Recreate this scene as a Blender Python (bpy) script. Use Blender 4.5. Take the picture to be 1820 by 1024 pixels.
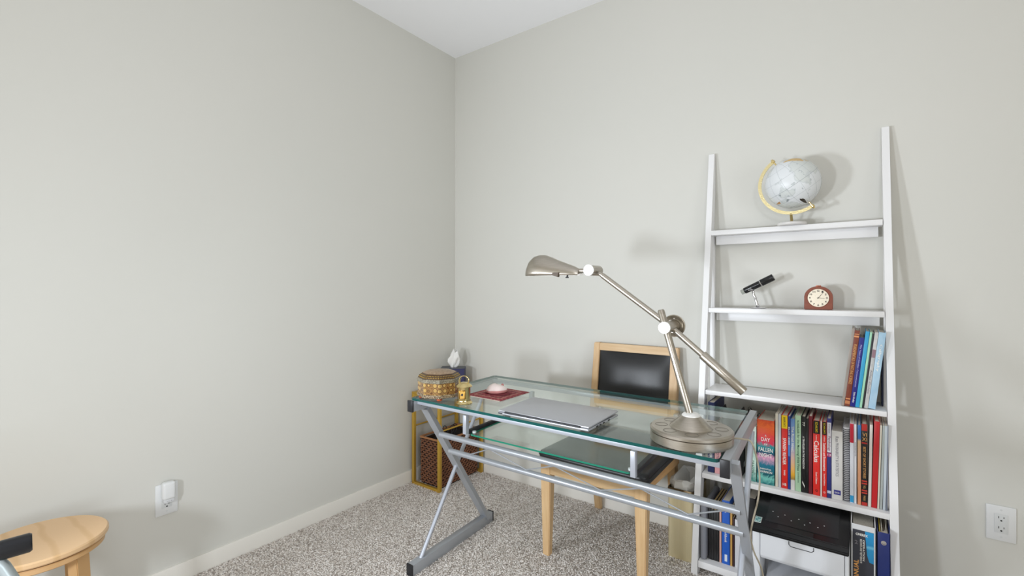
import bpy, bmesh, math, random
import numpy as np
from mathutils import Vector, Matrix
random.seed(7)
PI = math.pi
for o in list(bpy.data.objects): bpy.data.objects.remove(o, do_unlink=True)
scene = bpy.context.scene
C = scene.collection

# ------------------------------------------------------------------ camera
cd = bpy.data.cameras.new('camera'); cam = bpy.data.objects.new('camera', cd); C.objects.link(cam)
cam.location = (2.2436, -2.3911, 1.2)
cam.rotation_euler = (PI/2, 0, math.radians(36.33))
cd.sensor_width = 36.0; cd.lens = 841.0/1820.0*36.0
cd.clip_start = 0.05
scene.camera = cam
# ------------------------------------------------------------------ world, lights, exposure
w = bpy.data.worlds.new('world'); scene.world = w; w.use_nodes = True
bg = w.node_tree.nodes['Background']; bg.inputs[0].default_value = (1.0, 0.93, 0.76, 1); bg.inputs[1].default_value = 0.49
def area(name, loc, target, sx, sy, power, col=(1, 1, 1), spread=180):
    l = bpy.data.lights.new(name, 'AREA'); l.shape = 'RECTANGLE'; l.size = sx; l.size_y = sy
    l.energy = power; l.color = col; l.spread = math.radians(spread)
    o = bpy.data.objects.new(name, l); C.objects.link(o); o.location = loc
    o.rotation_euler = (Vector(target)-Vector(loc)).to_track_quat('-Z', 'Y').to_euler()
    return o
area('window_light', (1.17, -3.0, .97), (1.6, 0, 1.1), 0.16, 0.20, 19, (0.86, 0.92, 1.0))
area('window_light_far', (0.36, -2.75, 1.0), (2.1, 0, 1.1), 0.20, 0.28, 9, (0.86, 0.92, 1.0), 105)
area('side_fill_light', (4.3, -2.7, .95), (0, -1.9, .6), 1.4, 1.2, 13, (0.84, 0.92, 1.0), 110)  # soft fill added out of view at the right to brighten the left wall
area('ceiling_fill', (2.7, -2.75, 1.95), (2.1, -2.0, 2.78), 0.3, 0.3, 10, (0.93, 0.95, 1.0))  # unseen up-facing fill, added to brighten the ceiling and the floor
scene.view_settings.view_transform = 'Standard'
scene.view_settings.look = 'None'
scene.view_settings.gamma = 1.0
scene.view_settings.use_curve_mapping = False
scene.view_settings.exposure = 0.05

# ------------------------------------------------------------------ materials
def lin(h):
    h = h.lstrip('#'); c = [int(h[i:i+2], 16)/255 for i in (0, 2, 4)]
    return tuple((x/12.92 if x <= .04045 else ((x+.055)/1.055)**2.4) for x in c)+(1.0,)
MC = {}
def mat(name, col, rough=.5, metal=0., nscale=0, namt=0., col2=None, bump=0., bscale=60, stretch=None, coat=0., spec=None, detail=4):
    if name in MC: return MC[name]
    m = bpy.data.materials.new(name); m.use_nodes = True
    nt = m.node_tree; b = nt.nodes['Principled BSDF']
    b.inputs['Base Color'].default_value = lin(col); b.inputs['Roughness'].default_value = rough
    b.inputs['Metallic'].default_value = metal; b.inputs['Coat Weight'].default_value = coat
    if spec is not None: b.inputs['Specular IOR Level'].default_value = spec
    if nscale or bump:
        tc = nt.nodes.new('ShaderNodeTexCoord'); mp = nt.nodes.new('ShaderNodeMapping')
        nt.links.new(tc.outputs['Object'], mp.inputs[0])
        if stretch: mp.inputs['Scale'].default_value = stretch
    if nscale:
        n = nt.nodes.new('ShaderNodeTexNoise'); n.inputs['Scale'].default_value = nscale; n.inputs['Detail'].default_value = detail
        r = nt.nodes.new('ShaderNodeValToRGB'); r.color_ramp.elements[0].position = .5-namt; r.color_ramp.elements[1].position = .5+namt
        r.color_ramp.elements[0].color = lin(col); r.color_ramp.elements[1].color = lin(col2 or col)
        nt.links.new(mp.outputs[0], n.inputs['Vector']); nt.links.new(n.outputs['Fac'], r.inputs[0]); nt.links.new(r.outputs[0], b.inputs['Base Color'])
    if bump:
        n = nt.nodes.new('ShaderNodeTexNoise'); n.inputs['Scale'].default_value = bscale; n.inputs['Detail'].default_value = 5
        bp = nt.nodes.new('ShaderNodeBump'); bp.inputs['Strength'].default_value = bump; bp.inputs['Distance'].default_value = .002
        nt.links.new(mp.outputs[0], n.inputs['Vector']); nt.links.new(n.outputs['Fac'], bp.inputs['Height']); nt.links.new(bp.outputs[0], b.inputs['Normal'])
    MC[name] = m
    return m
def ramp_mat(name, axis, lo, hi, stops, rough=.45, noise=0., nscale=30):
    """printed art: colours run along one object axis with a wavy noise"""
    m = bpy.data.materials.new(name); m.use_nodes = True; nt = m.node_tree; b = nt.nodes['Principled BSDF']
    b.inputs['Roughness'].default_value = rough
    tc = nt.nodes.new('ShaderNodeTexCoord'); sx = nt.nodes.new('ShaderNodeSeparateXYZ'); nt.links.new(tc.outputs['Object'], sx.inputs[0])
    mr = nt.nodes.new('ShaderNodeMapRange'); mr.inputs['From Min'].default_value = lo; mr.inputs['From Max'].default_value = hi
    nt.links.new(sx.outputs[axis], mr.inputs['Value']); out = mr.outputs[0]
    if noise:
        n = nt.nodes.new('ShaderNodeTexNoise'); n.inputs['Scale'].default_value = nscale; n.inputs['Distortion'].default_value = 2.5
        nt.links.new(tc.outputs['Object'], n.inputs['Vector'])
        a = nt.nodes.new('ShaderNodeMath'); a.operation = 'MULTIPLY_ADD'; a.inputs[1].default_value = noise
        s = nt.nodes.new('ShaderNodeMath'); s.operation = 'SUBTRACT'; s.inputs[1].default_value = .5
        nt.links.new(n.outputs['Fac'], s.inputs[0]); nt.links.new(s.outputs[0], a.inputs[0]); nt.links.new(out, a.inputs[2]); out = a.outputs[0]
    r = nt.nodes.new('ShaderNodeValToRGB'); el = r.color_ramp.elements
    el[0].position = stops[0][0]; el[0].color = lin(stops[0][1]); el[1].position = stops[-1][0]; el[1].color = lin(stops[-1][1])
    for p, c in stops[1:-1]:
        e = el.new(p); e.color = lin(c)
    nt.links.new(out, r.inputs[0]); nt.links.new(r.outputs[0], b.inputs['Base Color'])
    return m
def glass_mat(name, tint, base_reflect=.04, rough=0.02, edge=None):
    """thin clear sheet: see-through tint plus a Fresnel-like mirror share"""
    m = bpy.data.materials.new(name); m.use_nodes = True; nt = m.node_tree
    for n in list(nt.nodes):
        if n.type != 'OUTPUT_MATERIAL': nt.nodes.remove(n)
    out = [n for n in nt.nodes if n.type == 'OUTPUT_MATERIAL'][0]
    t = nt.nodes.new('ShaderNodeBsdfTransparent'); t.inputs[0].default_value = lin(tint)
    g = nt.nodes.new('ShaderNodeBsdfGlossy'); g.inputs['Roughness'].default_value = rough; g.inputs['Color'].default_value = (.95, 1, .98, 1)
    lw = nt.nodes.new('ShaderNodeLayerWeight'); lw.inputs[0].default_value = .5
    p = nt.nodes.new('ShaderNodeMath'); p.operation = 'POWER'; p.inputs[1].default_value = 5.6
    nt.links.new(lw.outputs['Facing'], p.inputs[0])
    ma = nt.nodes.new('ShaderNodeMath'); ma.operation = 'MULTIPLY_ADD'; ma.inputs[1].default_value = .9; ma.inputs[2].default_value = base_reflect
    nt.links.new(p.outputs[0], ma.inputs[0])
    mx = nt.nodes.new('ShaderNodeMixShader'); nt.links.new(ma.outputs[0], mx.inputs[0]); nt.links.new(t.outputs[0], mx.inputs[1]); nt.links.new(g.outputs[0], mx.inputs[2])
    nt.links.new(mx.outputs[0], out.inputs[0])
    return m

M_wall = mat('wall_paint', '#d5d4ce', .75, bump=.06, bscale=220, nscale=1.2, namt=.3, col2='#d2d2cc')
M_ceil = mat('ceiling_paint', '#fafbff', .8, bump=.05, bscale=200)
M_trim = mat('trim_paint', '#e6e3dc', .4)
M_white = mat('white_lacquer', '#e9e9ea', .38)
M_steel = mat('silver_powder_coat', '#a9adb3', .36, .4, bump=.03, bscale=400)
M_dkcap = mat('black_plastic', '#1c1d22', .4)
M_wood = mat('oak_veneer', '#cba678', .42, nscale=6, namt=.25, col2='#d8b88c', stretch=(14, 14, 1.2))
M_woodh = mat('oak_veneer_cross', '#c8a577', .42, nscale=6, namt=.25, col2='#d8ba90', stretch=(1.2, 14, 14))
M_leather = mat('black_leather', '#1d1e20', .36, bump=.12, bscale=260)
M_nickel = mat('brushed_nickel', '#aaa296', .31, 1.0, nscale=40, namt=.4, col2='#c4beb4', stretch=(1, 1, 12))
M_nickcap = mat('nickel_glint', '#eeeeec', .3, .35)  # near-white lamp caps: the bright reflection is put into the colour
M_chrome = mat('chrome', '#d9d9dc', .08, 1.0)
M_gold = mat('gold_paint', '#cba443', .35, .55)
M_brass = mat('polished_brass', '#e2cd94', .2, 1.0)
M_brassd = mat('brass_dark', '#8d6a2c', .3, .9)
M_page = mat('book_pages', '#ddd6c8', .8, nscale=60, namt=.3, col2='#c9c1b2', stretch=(30, 1, 1))
M_page_w = mat('white_pages', '#e4e3df', .8, nscale=60, namt=.3, col2='#cfcdc9', stretch=(30, 1, 1))

# ------------------------------------------------------------------ mesh helpers
def BM(): return bmesh.new()
def _faces(geom): return [g for g in geom if isinstance(g, bmesh.types.BMFace)]
def box(bm, x0, x1, y0, y1, z0, z1, bev=0., mi=0, mtx=None, seg=2):
    r = bmesh.ops.create_cube(bm, size=1.0)
    vs = r['verts']
    for v in vs:
        v.co = Vector(((x0+x1)/2+v.co.x*(x1-x0), (y0+y1)/2+v.co.y*(y1-y0), (z0+z1)/2+v.co.z*(z1-z0)))
    if bev:
        es = list({e for v in vs for e in v.link_edges})
        rr = bmesh.ops.bevel(bm, geom=es, offset=min(bev, .49*min(abs(x1-x0), abs(y1-y0), abs(z1-z0))), segments=seg, affect='EDGES', profile=.5)
        vs = list({v for f in rr['faces'] for v in f.verts} | {v for v in vs if v.is_valid})
    fs = {f for v in vs for f in v.link_faces}
    for f in fs: f.material_index = mi
    if mtx is not None: bmesh.ops.transform(bm, matrix=mtx, verts=vs)
    return vs
def prism(bm, pts, axis, a, b, mi=0, bev=0.):
    """extrude polygon; axis 0: pts=(y,z), 1: pts=(x,z), 2: pts=(x,y)"""
    def mk(p, t): return {0: (t, p[0], p[1]), 1: (p[0], t, p[1]), 2: (p[0], p[1], t)}[axis]
    A = [bm.verts.new(mk(p, a)) for p in pts]; B = [bm.verts.new(mk(p, b)) for p in pts]
    n = len(pts); fs = [bm.faces.new(A), bm.faces.new(list(reversed(B)))]
    for i in range(n): fs.append(bm.faces.new([A[i], B[i], B[(i+1) % n], A[(i+1) % n]]))
    for f in fs: f.material_index = mi
    if bev:
        bmesh.ops.bevel(bm, geom=list({e for f in fs for e in f.edges}), offset=bev, segments=2, affect='EDGES')
    return A+B
def frame_of(d):
    d = d.normalized(); u = d.orthogonal().normalized()
    if abs(d.z) < .95: u = d.cross(Vector((0, 0, 1))).normalized()
    return u, d.cross(u).normalized()
def tube(bm, pts, r, seg=14, caps=True, mi=0, rect=None):
    """sweep a circle (or rect=(w,h)) along points"""
    P = [Vector(p) for p in pts]; rings = []
    rs = r if isinstance(r, (list, tuple)) else [r]*len(P)
    pu = None
    for i, p in enumerate(P):
        d = (P[min(i+1, len(P)-1)]-P[max(i-1, 0)])
        u, v = frame_of(d)
        if pu is not None:
            u = (pu-pu.dot(d.normalized())*d.normalized())
            u = u.normalized() if u.length > 1e-6 else frame_of(d)[0]
            v = d.normalized().cross(u).normalized()
        pu = u
        if rect:
            a, b = rect[0]/2, rect[1]/2; ring = [bm.verts.new(p+u*x+v*y) for x, y in ((-a, -b), (a, -b), (a, b), (-a, b))]
        else:
            ring = [bm.verts.new(p+(u*math.cos(2*PI*k/seg)+v*math.sin(2*PI*k/seg))*rs[i]) for k in range(seg)]
        rings.append(ring)
    fs = []
    for A, B in zip(rings, rings[1:]):
        n = len(A)
        for k in range(n): fs.append(bm.faces.new([A[k], A[(k+1) % n], B[(k+1) % n], B[k]]))
    if caps: fs += [bm.faces.new(list(reversed(rings[0]))), bm.faces.new(rings[-1])]
    for f in fs: f.material_index = mi
    return rings
def lathe(bm, prof, cx=0, cy=0, seg=40, mi=0, z0=0, axis='z', cap=True):
    """prof: [(r, t)] revolved; axis z: about vertical at (cx,cy); axis y: about y through (cx, z0)"""
    rings = []
    for r, t in prof:
        ring = []
        for k in range(seg):
            a = 2*PI*k/seg
            if axis == 'z': ring.append(bm.verts.new((cx+r*math.cos(a), cy+r*math.sin(a), z0+t)))
            else: ring.append(bm.verts.new((cx+r*math.cos(a), t, z0+r*math.sin(a))))
        rings.append(ring)
    fs = []
    for A, B in zip(rings, rings[1:]):
        for k in range(seg): fs.append(bm.faces.new([A[k], A[(k+1) % seg], B[(k+1) % seg], B[k]]))
    if cap: fs += [bm.faces.new(rings[0]), bm.faces.new(rings[-1])]
    for f in fs: f.material_index = mi
    return rings
ORG = {}
def obj(name, bm, m, parent=None, world=False, smooth=30, label=None, kind=None):
    """one mesh object; world=True: coordinates are absolute and are brought into the root's frame"""
    if world and parent is not None:
        L = ORG[parent.name]; bmesh.ops.translate(bm, vec=-L, verts=bm.verts[:])
    bmesh.ops.recalc_face_normals(bm, faces=bm.faces[:])
    me = bpy.data.meshes.new(name); bm.to_mesh(me); bm.free()
    for mm in (m if isinstance(m, (list, tuple)) else [m]): me.materials.append(mm)
    o = bpy.data.objects.new(name, me); C.objects.link(o)
    if smooth:
        me.shade_smooth()
        me.set_sharp_from_angle(angle=math.radians(smooth))
    if parent is not None:
        o.parent = parent
        ORG[o.name] = ORG.get(parent.name, Vector((0, 0, 0)))
    if label: o['label'] = label
    if kind: o['kind'] = kind
    return o
def thing(name, label, cat, loc=(0, 0, 0), rot=(0, 0, 0), group=None):
    o = bpy.data.objects.new(name, None); C.objects.link(o); o.empty_display_size = .05
    o.location = loc; o.rotation_euler = rot; o['label'] = label; o['category'] = cat
    if group: o['group'] = group
    ORG[o.name] = Vector(loc)
    return o
def struct(name, bm, m, parent=None):
    o = obj(name, bm, m, parent); o['kind'] = 'structure'; return o
def text(name, s, m, parent, org, xd, yd, length, height, thick=.0003, bold=.0, align='C', spacing=1.0):
    """flat print: the string fitted to length x height, centred at org, running along xd with its top towards yd"""
    cu = bpy.data.curves.new(name, 'FONT'); cu.body = s; cu.size = 1; cu.resolution_u = 2; cu.offset = bold; cu.space_line = .9
    cu.align_x = 'CENTER'; cu.space_character = spacing
    t = bpy.data.objects.new('tmp', cu); C.objects.link(t)
    me = bpy.data.meshes.new_from_object(t.evaluated_get(bpy.context.evaluated_depsgraph_get()))
    bpy.data.objects.remove(t, do_unlink=True); bpy.data.curves.remove(cu)
    n = len(me.vertices); co = np.empty(n*3); me.vertices.foreach_get('co', co); co = co.reshape(-1, 3)
    lo, hi = co.min(0), co.max(0); cc = (lo+hi)/2; sx = length/(hi[0]-lo[0]); sy = height/(hi[1]-lo[1])
    xd = np.array(Vector(xd).normalized()); yd = np.array(Vector(yd).normalized()); nd = np.cross(xd, yd)
    co = np.array(org)+np.outer((co[:, 0]-cc[0])*sx, xd)+np.outer((co[:, 1]-cc[1])*sy, yd)+nd*thick
    me.vertices.foreach_set('co', co.ravel()); me.materials.clear(); me.materials.append(m); me.name = name
    o = bpy.data.objects.new(name, me); C.objects.link(o); o.parent = parent
    return o
def mesh_grid(bm, rows, close=False, mi=0):
    R = [[bm.verts.new(p) for p in row] for row in rows]; n = len(R[0])
    for A, B in zip(R, R[1:]):
        for k in range(n if close else n-1):
            f = bm.faces.new([A[k], A[(k+1) % n], B[(k+1) % n], B[k]]); f.material_index = mi
    return R
INK_W = mat('ink_white', '#f2f0ea', .5); INK_K = mat('ink_black', '#16161a', .5); INK_Y = mat('ink_yellow', '#f0d21e', .5)

# ================================================================== THE SETTING
H = 2.78
bm = BM(); box(bm, 0, 4.6, -3.4, 0, -.1, 0); struct('floor', bm, mat('carpet_backing', '#dcd3ca', .95, nscale=160, namt=.2, col2='#b8aea4', bump=.8, bscale=200))
bm = BM(); box(bm, -.12, 0, -3.4, 0.12, -.1, H); struct('wall_left', bm, M_wall)
bm = BM(); box(bm, 0, 4.72, 0, .12, -.1, H); struct('wall_back', bm, M_wall)
bm = BM(); box(bm, -.12, 4.72, -3.4, .12, H, H+.1); struct('ceiling', bm, M_ceil)
bm = BM(); prism(bm, [(0, 0), (.012, 0), (.012, .066), (.008, .074), (0, .074)], 1, -3.4, -.012); struct('baseboard_left', bm, M_trim)
bm = BM(); prism(bm, [(0, 0), (-.012, 0), (-.012, .066), (-.008, .074), (0, .074)], 0, 0, 4.6); struct('baseboard_back', bm, M_trim)

# carpet pile: short twisted tufts, only where the floor is in view
def carpet():
    rng = np.random.default_rng(3); sp = .0068
    gx, gy = np.meshgrid(np.arange(.016, 2.75, sp), np.arange(-1.75, -.016, sp))
    x = gx.ravel()+rng.uniform(-.003, .003, gx.size); y = gy.ravel()+rng.uniform(-.003, .003, gx.size)
    n = x.size; a = rng.uniform(0, 2*PI, n); hgt = rng.uniform(.005, .0075, n); r = rng.uniform(.0040, .0056, n)
    lx = rng.normal(0, .0035, n); ly = rng.normal(0, .0035, n)
    V = np.zeros((n, 4, 3))
    for k in range(3):
        V[:, k, 0] = x+r*np.cos(a+k*2*PI/3); V[:, k, 1] = y+r*np.sin(a+k*2*PI/3); V[:, k, 2] = hgt*.6*rng.uniform(.4, 1, n)
    V[:, 3, 0] = x+lx; V[:, 3, 1] = y+ly; V[:, 3, 2] = hgt
    V[:, :, 0] = np.maximum(V[:, :, 0], .0125); V[:, :, 1] = np.minimum(V[:, :, 1], -.0125)
    base = (np.arange(n)*4)[:, None, None]; tri = np.array([[0, 1, 3], [1, 2, 3], [2, 0, 3]])[None]
    F = (base+tri).reshape(-1)
    me = bpy.data.meshes.new('carpet_pile'); me.vertices.add(n*4); me.vertices.foreach_set('co', V.ravel())
    nf = n*3; me.loops.add(nf*3); me.loops.foreach_set('vertex_index', F.astype(np.int32))
    me.polygons.add(nf); me.polygons.foreach_set('loop_start', np.arange(0, nf*3, 3, dtype=np.int32)); 
    me.update(calc_edges=True)
    at = me.attributes.new('yarn', 'FLOAT', 'POINT'); at.data.foreach_set('value', np.repeat(rng.random(n), 4))
    m = bpy.data.materials.new('carpet_yarn'); m.use_nodes = True; nt = m.node_tree; b = nt.nodes['Principled BSDF']; b.inputs['Roughness'].default_value = .95
    b.inputs['Specular IOR Level'].default_value = .1
    an = nt.nodes.new('ShaderNodeAttribute'); an.attribute_name = 'yarn'
    r_ = nt.nodes.new('ShaderNodeValToRGB'); e = r_.color_ramp.elements
    e[0].position = 0; e[0].color = lin('#aaa098'); e[1].position = 1; e[1].color = lin('#fdf9f5')
    for p, c in ((.15, '#d0c6be'), (.4, '#ebe3dc'), (.75, '#f7f1eb')):
        q = e.new(p); q.color = lin(c)
    nt.links.new(an.outputs['Fac'], r_.inputs[0]); nt.links.new(r_.outputs[0], b.inputs['Base Color'])
    me.materials.append(m); o = bpy.data.objects.new('carpet_pile', me); C.objects.link(o)
    o['kind'] = 'stuff'; o['label'] = 'taupe grey flecked cut pile carpet covering the floor'; o['category'] = 'carpet'
carpet()

# ================================================================== GLASS DESK
def desk():
    t = thing('glass_desk', 'glass-topped desk on a silver crossed metal frame in the room corner', 'desk', (1.345, -.745, 0))
    gt = glass_mat('desk_glass', '#fbfefd', .03); ge = mat('glass_edge', '#0e4f4c', .12); gk = mat('glass_edge_light', '#1c7a63', .12)
    def glass(name, x0, x1, y0, y1, z0, z1, em):
        bm = BM(); r = .012; pts = []
        for cx, cy, a0 in ((x1-r, y1-r, 0), (x0+r, y1-r, 90), (x0+r, y0+r, 180), (x1-r, y0+r, 270)):
            for k in range(4):
                a = math.radians(a0+30*k); pts.append((cx+r*math.cos(a), cy+r*math.sin(a)))
        prism(bm, pts, 2, z0, z1)
        for f in bm.faces: f.material_index = 0 if abs(f.normal.z) > .5 else 1
        bm.normal_update()
        for f in bm.faces: f.material_index = 0 if len(f.verts) > 4 else 1
        return obj(name, bm, [gt, em], t, True, smooth=20)
    glass('glass_top', .724, 1.938, -1.042, -.437, .730, .740, ge)
    glass('glass_shelf', 1.012, 1.674, -.995, -.72, .622, .628, gk)
    # side rails
    for s, x0, x1 in ((0, .716, .746), (1, 1.944, 1.967)):
        top = .729 if s == 0 else .7445
        bm = BM(); box(bm, x0, x1, -1.046, -.437, top-.046, top, .003); rl = obj('side_rail', bm, M_steel, t, True)
        bm = BM(); box(bm, x0-.001, x1+.001, -1.054, -1.046, top-.047, top+.001, .0015); obj('end_cap', bm, M_dkcap, rl, True)
        for y in (-1.0, -.47):
            bm = BM(); lathe(bm, [(0.0001, 0), (.006, 0), (.006, .003), (.0001, .004)], 0, 0, 12)
            bmesh.ops.transform(bm, matrix=Matrix.Translation((x1+.0, y, top-.022)) @ Matrix.Rotation(PI/2, 4, 'Y'), verts=bm.verts[:])
            obj('bolt', bm, M_chrome, rl, True)
    # front and back rails below the glass
    for y in (-1.03, -.49):
        bm = BM(); box(bm, .746, 1.944, y, y+.022, .713, .7295, .002); obj('cross_rail', bm, mat('pale_silver', '#b4b9c3', .35, .4), t, True)
    # crossed side frames: flat bar from the top front to the bottom back, round bar the other way
    for x, tz in ((.735, .682), (1.962, .735)):
        xo = x if x < 1 else 1.974
        bm = BM(); a = Vector((xo, -.965 if x < 1 else -1.02, tz)); b = Vector((xo, -.525, .03)); tube(bm, [a, b], 0, rect=(.042, .02) if x < 1 else (.027, .014))
        # tube rect u is horizontal, perpendicular to the run: keep wide face sideways
        obj('flat_bar', bm, M_steel, t, True, smooth=0)
        bm = BM(); rx = xo-.001-(.013 if x > 1 else 0); tube(bm, [(rx, -1.0, .035), (rx, -.53, .69)], .0095, 16)
        obj('round_bar', bm, mat('pale_silver', '#c3c8d2'), t, True)
        bm = BM(); box(bm, xo-.017, xo+.017, -1.055, -.49, .0, .05, .003); fr = obj('foot_rail', bm, M_steel, t, True)
        for ya, yb in ((-1.061, -1.055), (-.49, -.484)):
            bm = BM(); box(bm, xo-.018, xo+.018, ya, yb, .0, .051, .001); obj('end_cap', bm, M_dkcap, fr, True)
    # long round tubes joined by thin zigzag rods
    bm = BM(); tube(bm, [(.757, -.893, .553), (1.972, -.893, .553)], .0125, 18); obj('long_tube', bm, M_steel, t, True)
    bm = BM(); tube(bm, [(.757, -.83, .462), (1.972, -.83, .462)], .0125, 18); obj('long_tube', bm, M_steel, t, True)
    U = [1.03, 1.34, 1.67, 1.93]; Lx = [.885, 1.18, 1.505, 1.81]
    P = []
    for i in range(4): P += [(Lx[i], -.835, .474), (U[i], -.888, .541)]
    for a, b in zip(P, P[1:]):
        bm = BM(); tube(bm, [a, b], .0024, 8); obj('truss_rod', bm, M_steel, t, True)
    # hangers and runners of the keyboard shelf
    for x in (1.001, 1.688):
        s = 1 if x < 1.3 else -1
        bm = BM(); box(bm, x-.0085, x+.0085, -1.014, -.994, .628 if s > 0 else .622, .703, .002); obj('hanger', bm, mat('pale_silver', '#c3c8d2'), t, True)
        bm = BM(); box(bm, x-.008, x+.008, -.985, -.70, .622, .64, .002); box(bm, x-.008, x+.008, -.72, -.70, .64, .64+.005, .001); obj('runner', bm, M_dkcap, t, True)
        bm = BM(); box(bm, x-.009, x+.009, -.515, -.49, .622, .703, .002); obj('hanger', bm, mat('pale_silver', '#c3c8d2'), t, True)
        bm = BM(); box(bm, x-.005, x+.005, -.70, -.49, .626, .636, .001); obj('runner', bm, M_steel, t, True)
        bm = BM(); lathe(bm, [(.0001, 0), (.008, 0), (.008, .007), (.0001, .008)], x+s*.020, -.975, 16, z0=.6285); obj('suction_pad', bm, mat('clear_rubber', '#c9d2d2', .2), t, True)
    # the frame stands slightly racked: everything drifts left towards the wall
    for o in [q for q in bpy.data.objects if q.type == 'MESH' and (q.parent == t or (q.parent and q.parent.parent == t))]:
        for v in o.data.vertices: v.co.x -= .052*(v.co.y+t.location.y+1.042)
desk()

# ================================================================== CHAIR
def chair():
    t = thing('dining_chair', 'light oak chair with black leather seat and back, behind the glass desk', 'chair', (1.325, -.32, 0))
    def taper(name, top, bot, wt, wb, m=M_wood):
        bm = BM(); A = []
        for (x, y, z), w_ in ((bot, wb), (top, wt)):
            A.append([bm.verts.new((x+sx*w_[0]/2, y+sy*w_[1]/2, z)) for sx, sy in ((-1, -1), (1, -1), (1, 1), (-1, 1))])
        for k in range(4): bm.faces.new([A[0][k], A[0][(k+1) % 4], A[1][(k+1) % 4], A[1][k]])
        bm.faces.new(A[0]); bm.faces.new(A[1])
        bmesh.ops.bevel(bm, geom=bm.edges[:], offset=.003, segments=2, affect='EDGES')
        return obj(name, bm, m, t, True)
    taper('leg', (1.1105, -.578, .43), (1.109, -.578, 0), (.053, .044), (.033, .030))
    taper('leg', (1.5495, -.578, .43), (1.551, -.578, 0), (.053, .044), (.033, .030))
    # apron rails
    for x0, x1, y0, y1 in ((1.128, 1.532, -.597, -.575), (1.128, 1.506, -.115, -.095)):
        bm = BM(); box(bm, x0, x1, y0, y1, .372, .43, .002); obj('apron', bm, M_woodh, t, True)
    for x in (1.098, 1.546):
        bm = BM(); prism(bm, [(-.566, .43), (-.566, .38), (-.12, .372), (-.12, .43)], 0, x-.009, x+.009)
        obj('apron', bm, mat('oak_veneer_side', '#cf9f66', .42, nscale=6, namt=.25, col2='#deb27c', stretch=(14, 1.2, 14)), t, True)
    # seat cushion: rounded slab
    bm = BM(); r = .03; rows = []
    zc = [(.43, 0), (.434, .006), (.455, .008), (.468, .004), (.475, -.012), (.478, -.045), (.479, -.12)]
    def ring(off, z):
        x0, x1, y0, y1 = 1.084-off, 1.576+off, -.612-off, -.075+off
        x0b, x1b = x0+.012, x1-.012
        pts = []; rr = max(.004, .03+off)
        cs = ((x1-rr, y0+rr, -90), (x1b-rr, y1-rr, 0), (x0b+rr, y1-rr, 90), (x0+rr, y0+rr, 180))
        for cx, cy, a0 in cs:
            for k in range(6): a = math.radians(a0+18*k); pts.append((cx+rr*math.cos(a), cy+rr*math.sin(a), z))
        return pts
    R = mesh_grid(bm, [ring(o_, z) for z, o_ in zc], True); bm.faces.new(R[0]); bm.faces.new(R[-1])
    obj('seat', bm, M_leather, t, True, smooth=50)
    bm = BM(); tube(bm, [(p[0], p[1], .456) for p in ring(.009, 0)]+[ring(.009, 0)[0][:2]+(.456,)], .0022, 6, False); obj('seat_piping', bm, M_leather, t, True)
    # rear posts lean back, straight to the floor below the seat
    def post(x0, x1):
        bm = BM(); prism(bm, [(-.045, 0), (-.018, 0), (-.072, .40), (-.075, .46), (-.022, .905), (-.052, .905), (-.118, .46), (-.118, .36)], 0, x0, x1, bev=.003)
        return obj('rear_post', bm, M_wood, t, True)
    post(1.078, 1.113); post(1.493, 1.531)
    def yb(z): return -.118+(z-.46)*(.066/.445)
    def rail(name, z0, z1, m):
        bm = BM(); prism(bm, [(yb(z0)+.001, z0), (yb(z0)+.032, z0), (yb(z1)+.026, z1), (yb(z1)+.001, z1)], 0, 1.112, 1.494, bev=.002)
        return obj(name, bm, m, t, True)
    rail('top_rail', .866, .904, M_woodh); rail('lower_rail', .575, .622, M_woodh)
    # padded back panel bulging forwards
    bm = BM(); rows = []; N = 14
    for i in range(N+1):
        v = i/N; z = .6225+v*.243; row = []
        for j in range(N*2+1):
            u = j/(N*2); x = 1.1135+u*.379
            bul = (1-abs(2*u-1)**3.5)*(1-abs(2*v-1)**2.6)
            row.append((x, yb(z)+.010-.019*bul, z))
        rows.append(row)
    R = mesh_grid(bm, rows)
    back = [[bm.verts.new((x, yb(z)+.028, z)) for x, z in ((1.1135, .6225), (1.4925, .6225))], [bm.verts.new((x, yb(z)+.024, z)) for x, z in ((1.1135, .8655), (1.4925, .8655))]]
    bm.faces.new([back[0][0], back[0][1], back[1][1], back[1][0]])
    bm.faces.new([R[0][0]]+R[0][1:]+[back[0][1], back[0][0]]); bm.faces.new(R[-1]+[back[1][1], back[1][0]])
    bm.faces.new([r_[0] for r_ in R]+[back[1][0], back[0][0]]); bm.faces.new([r_[-1] for r_ in R]+[back[1][1], back[0][1]])
    obj('backrest_pad', bm, M_leather, t, True, smooth=60)
chair()

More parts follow.
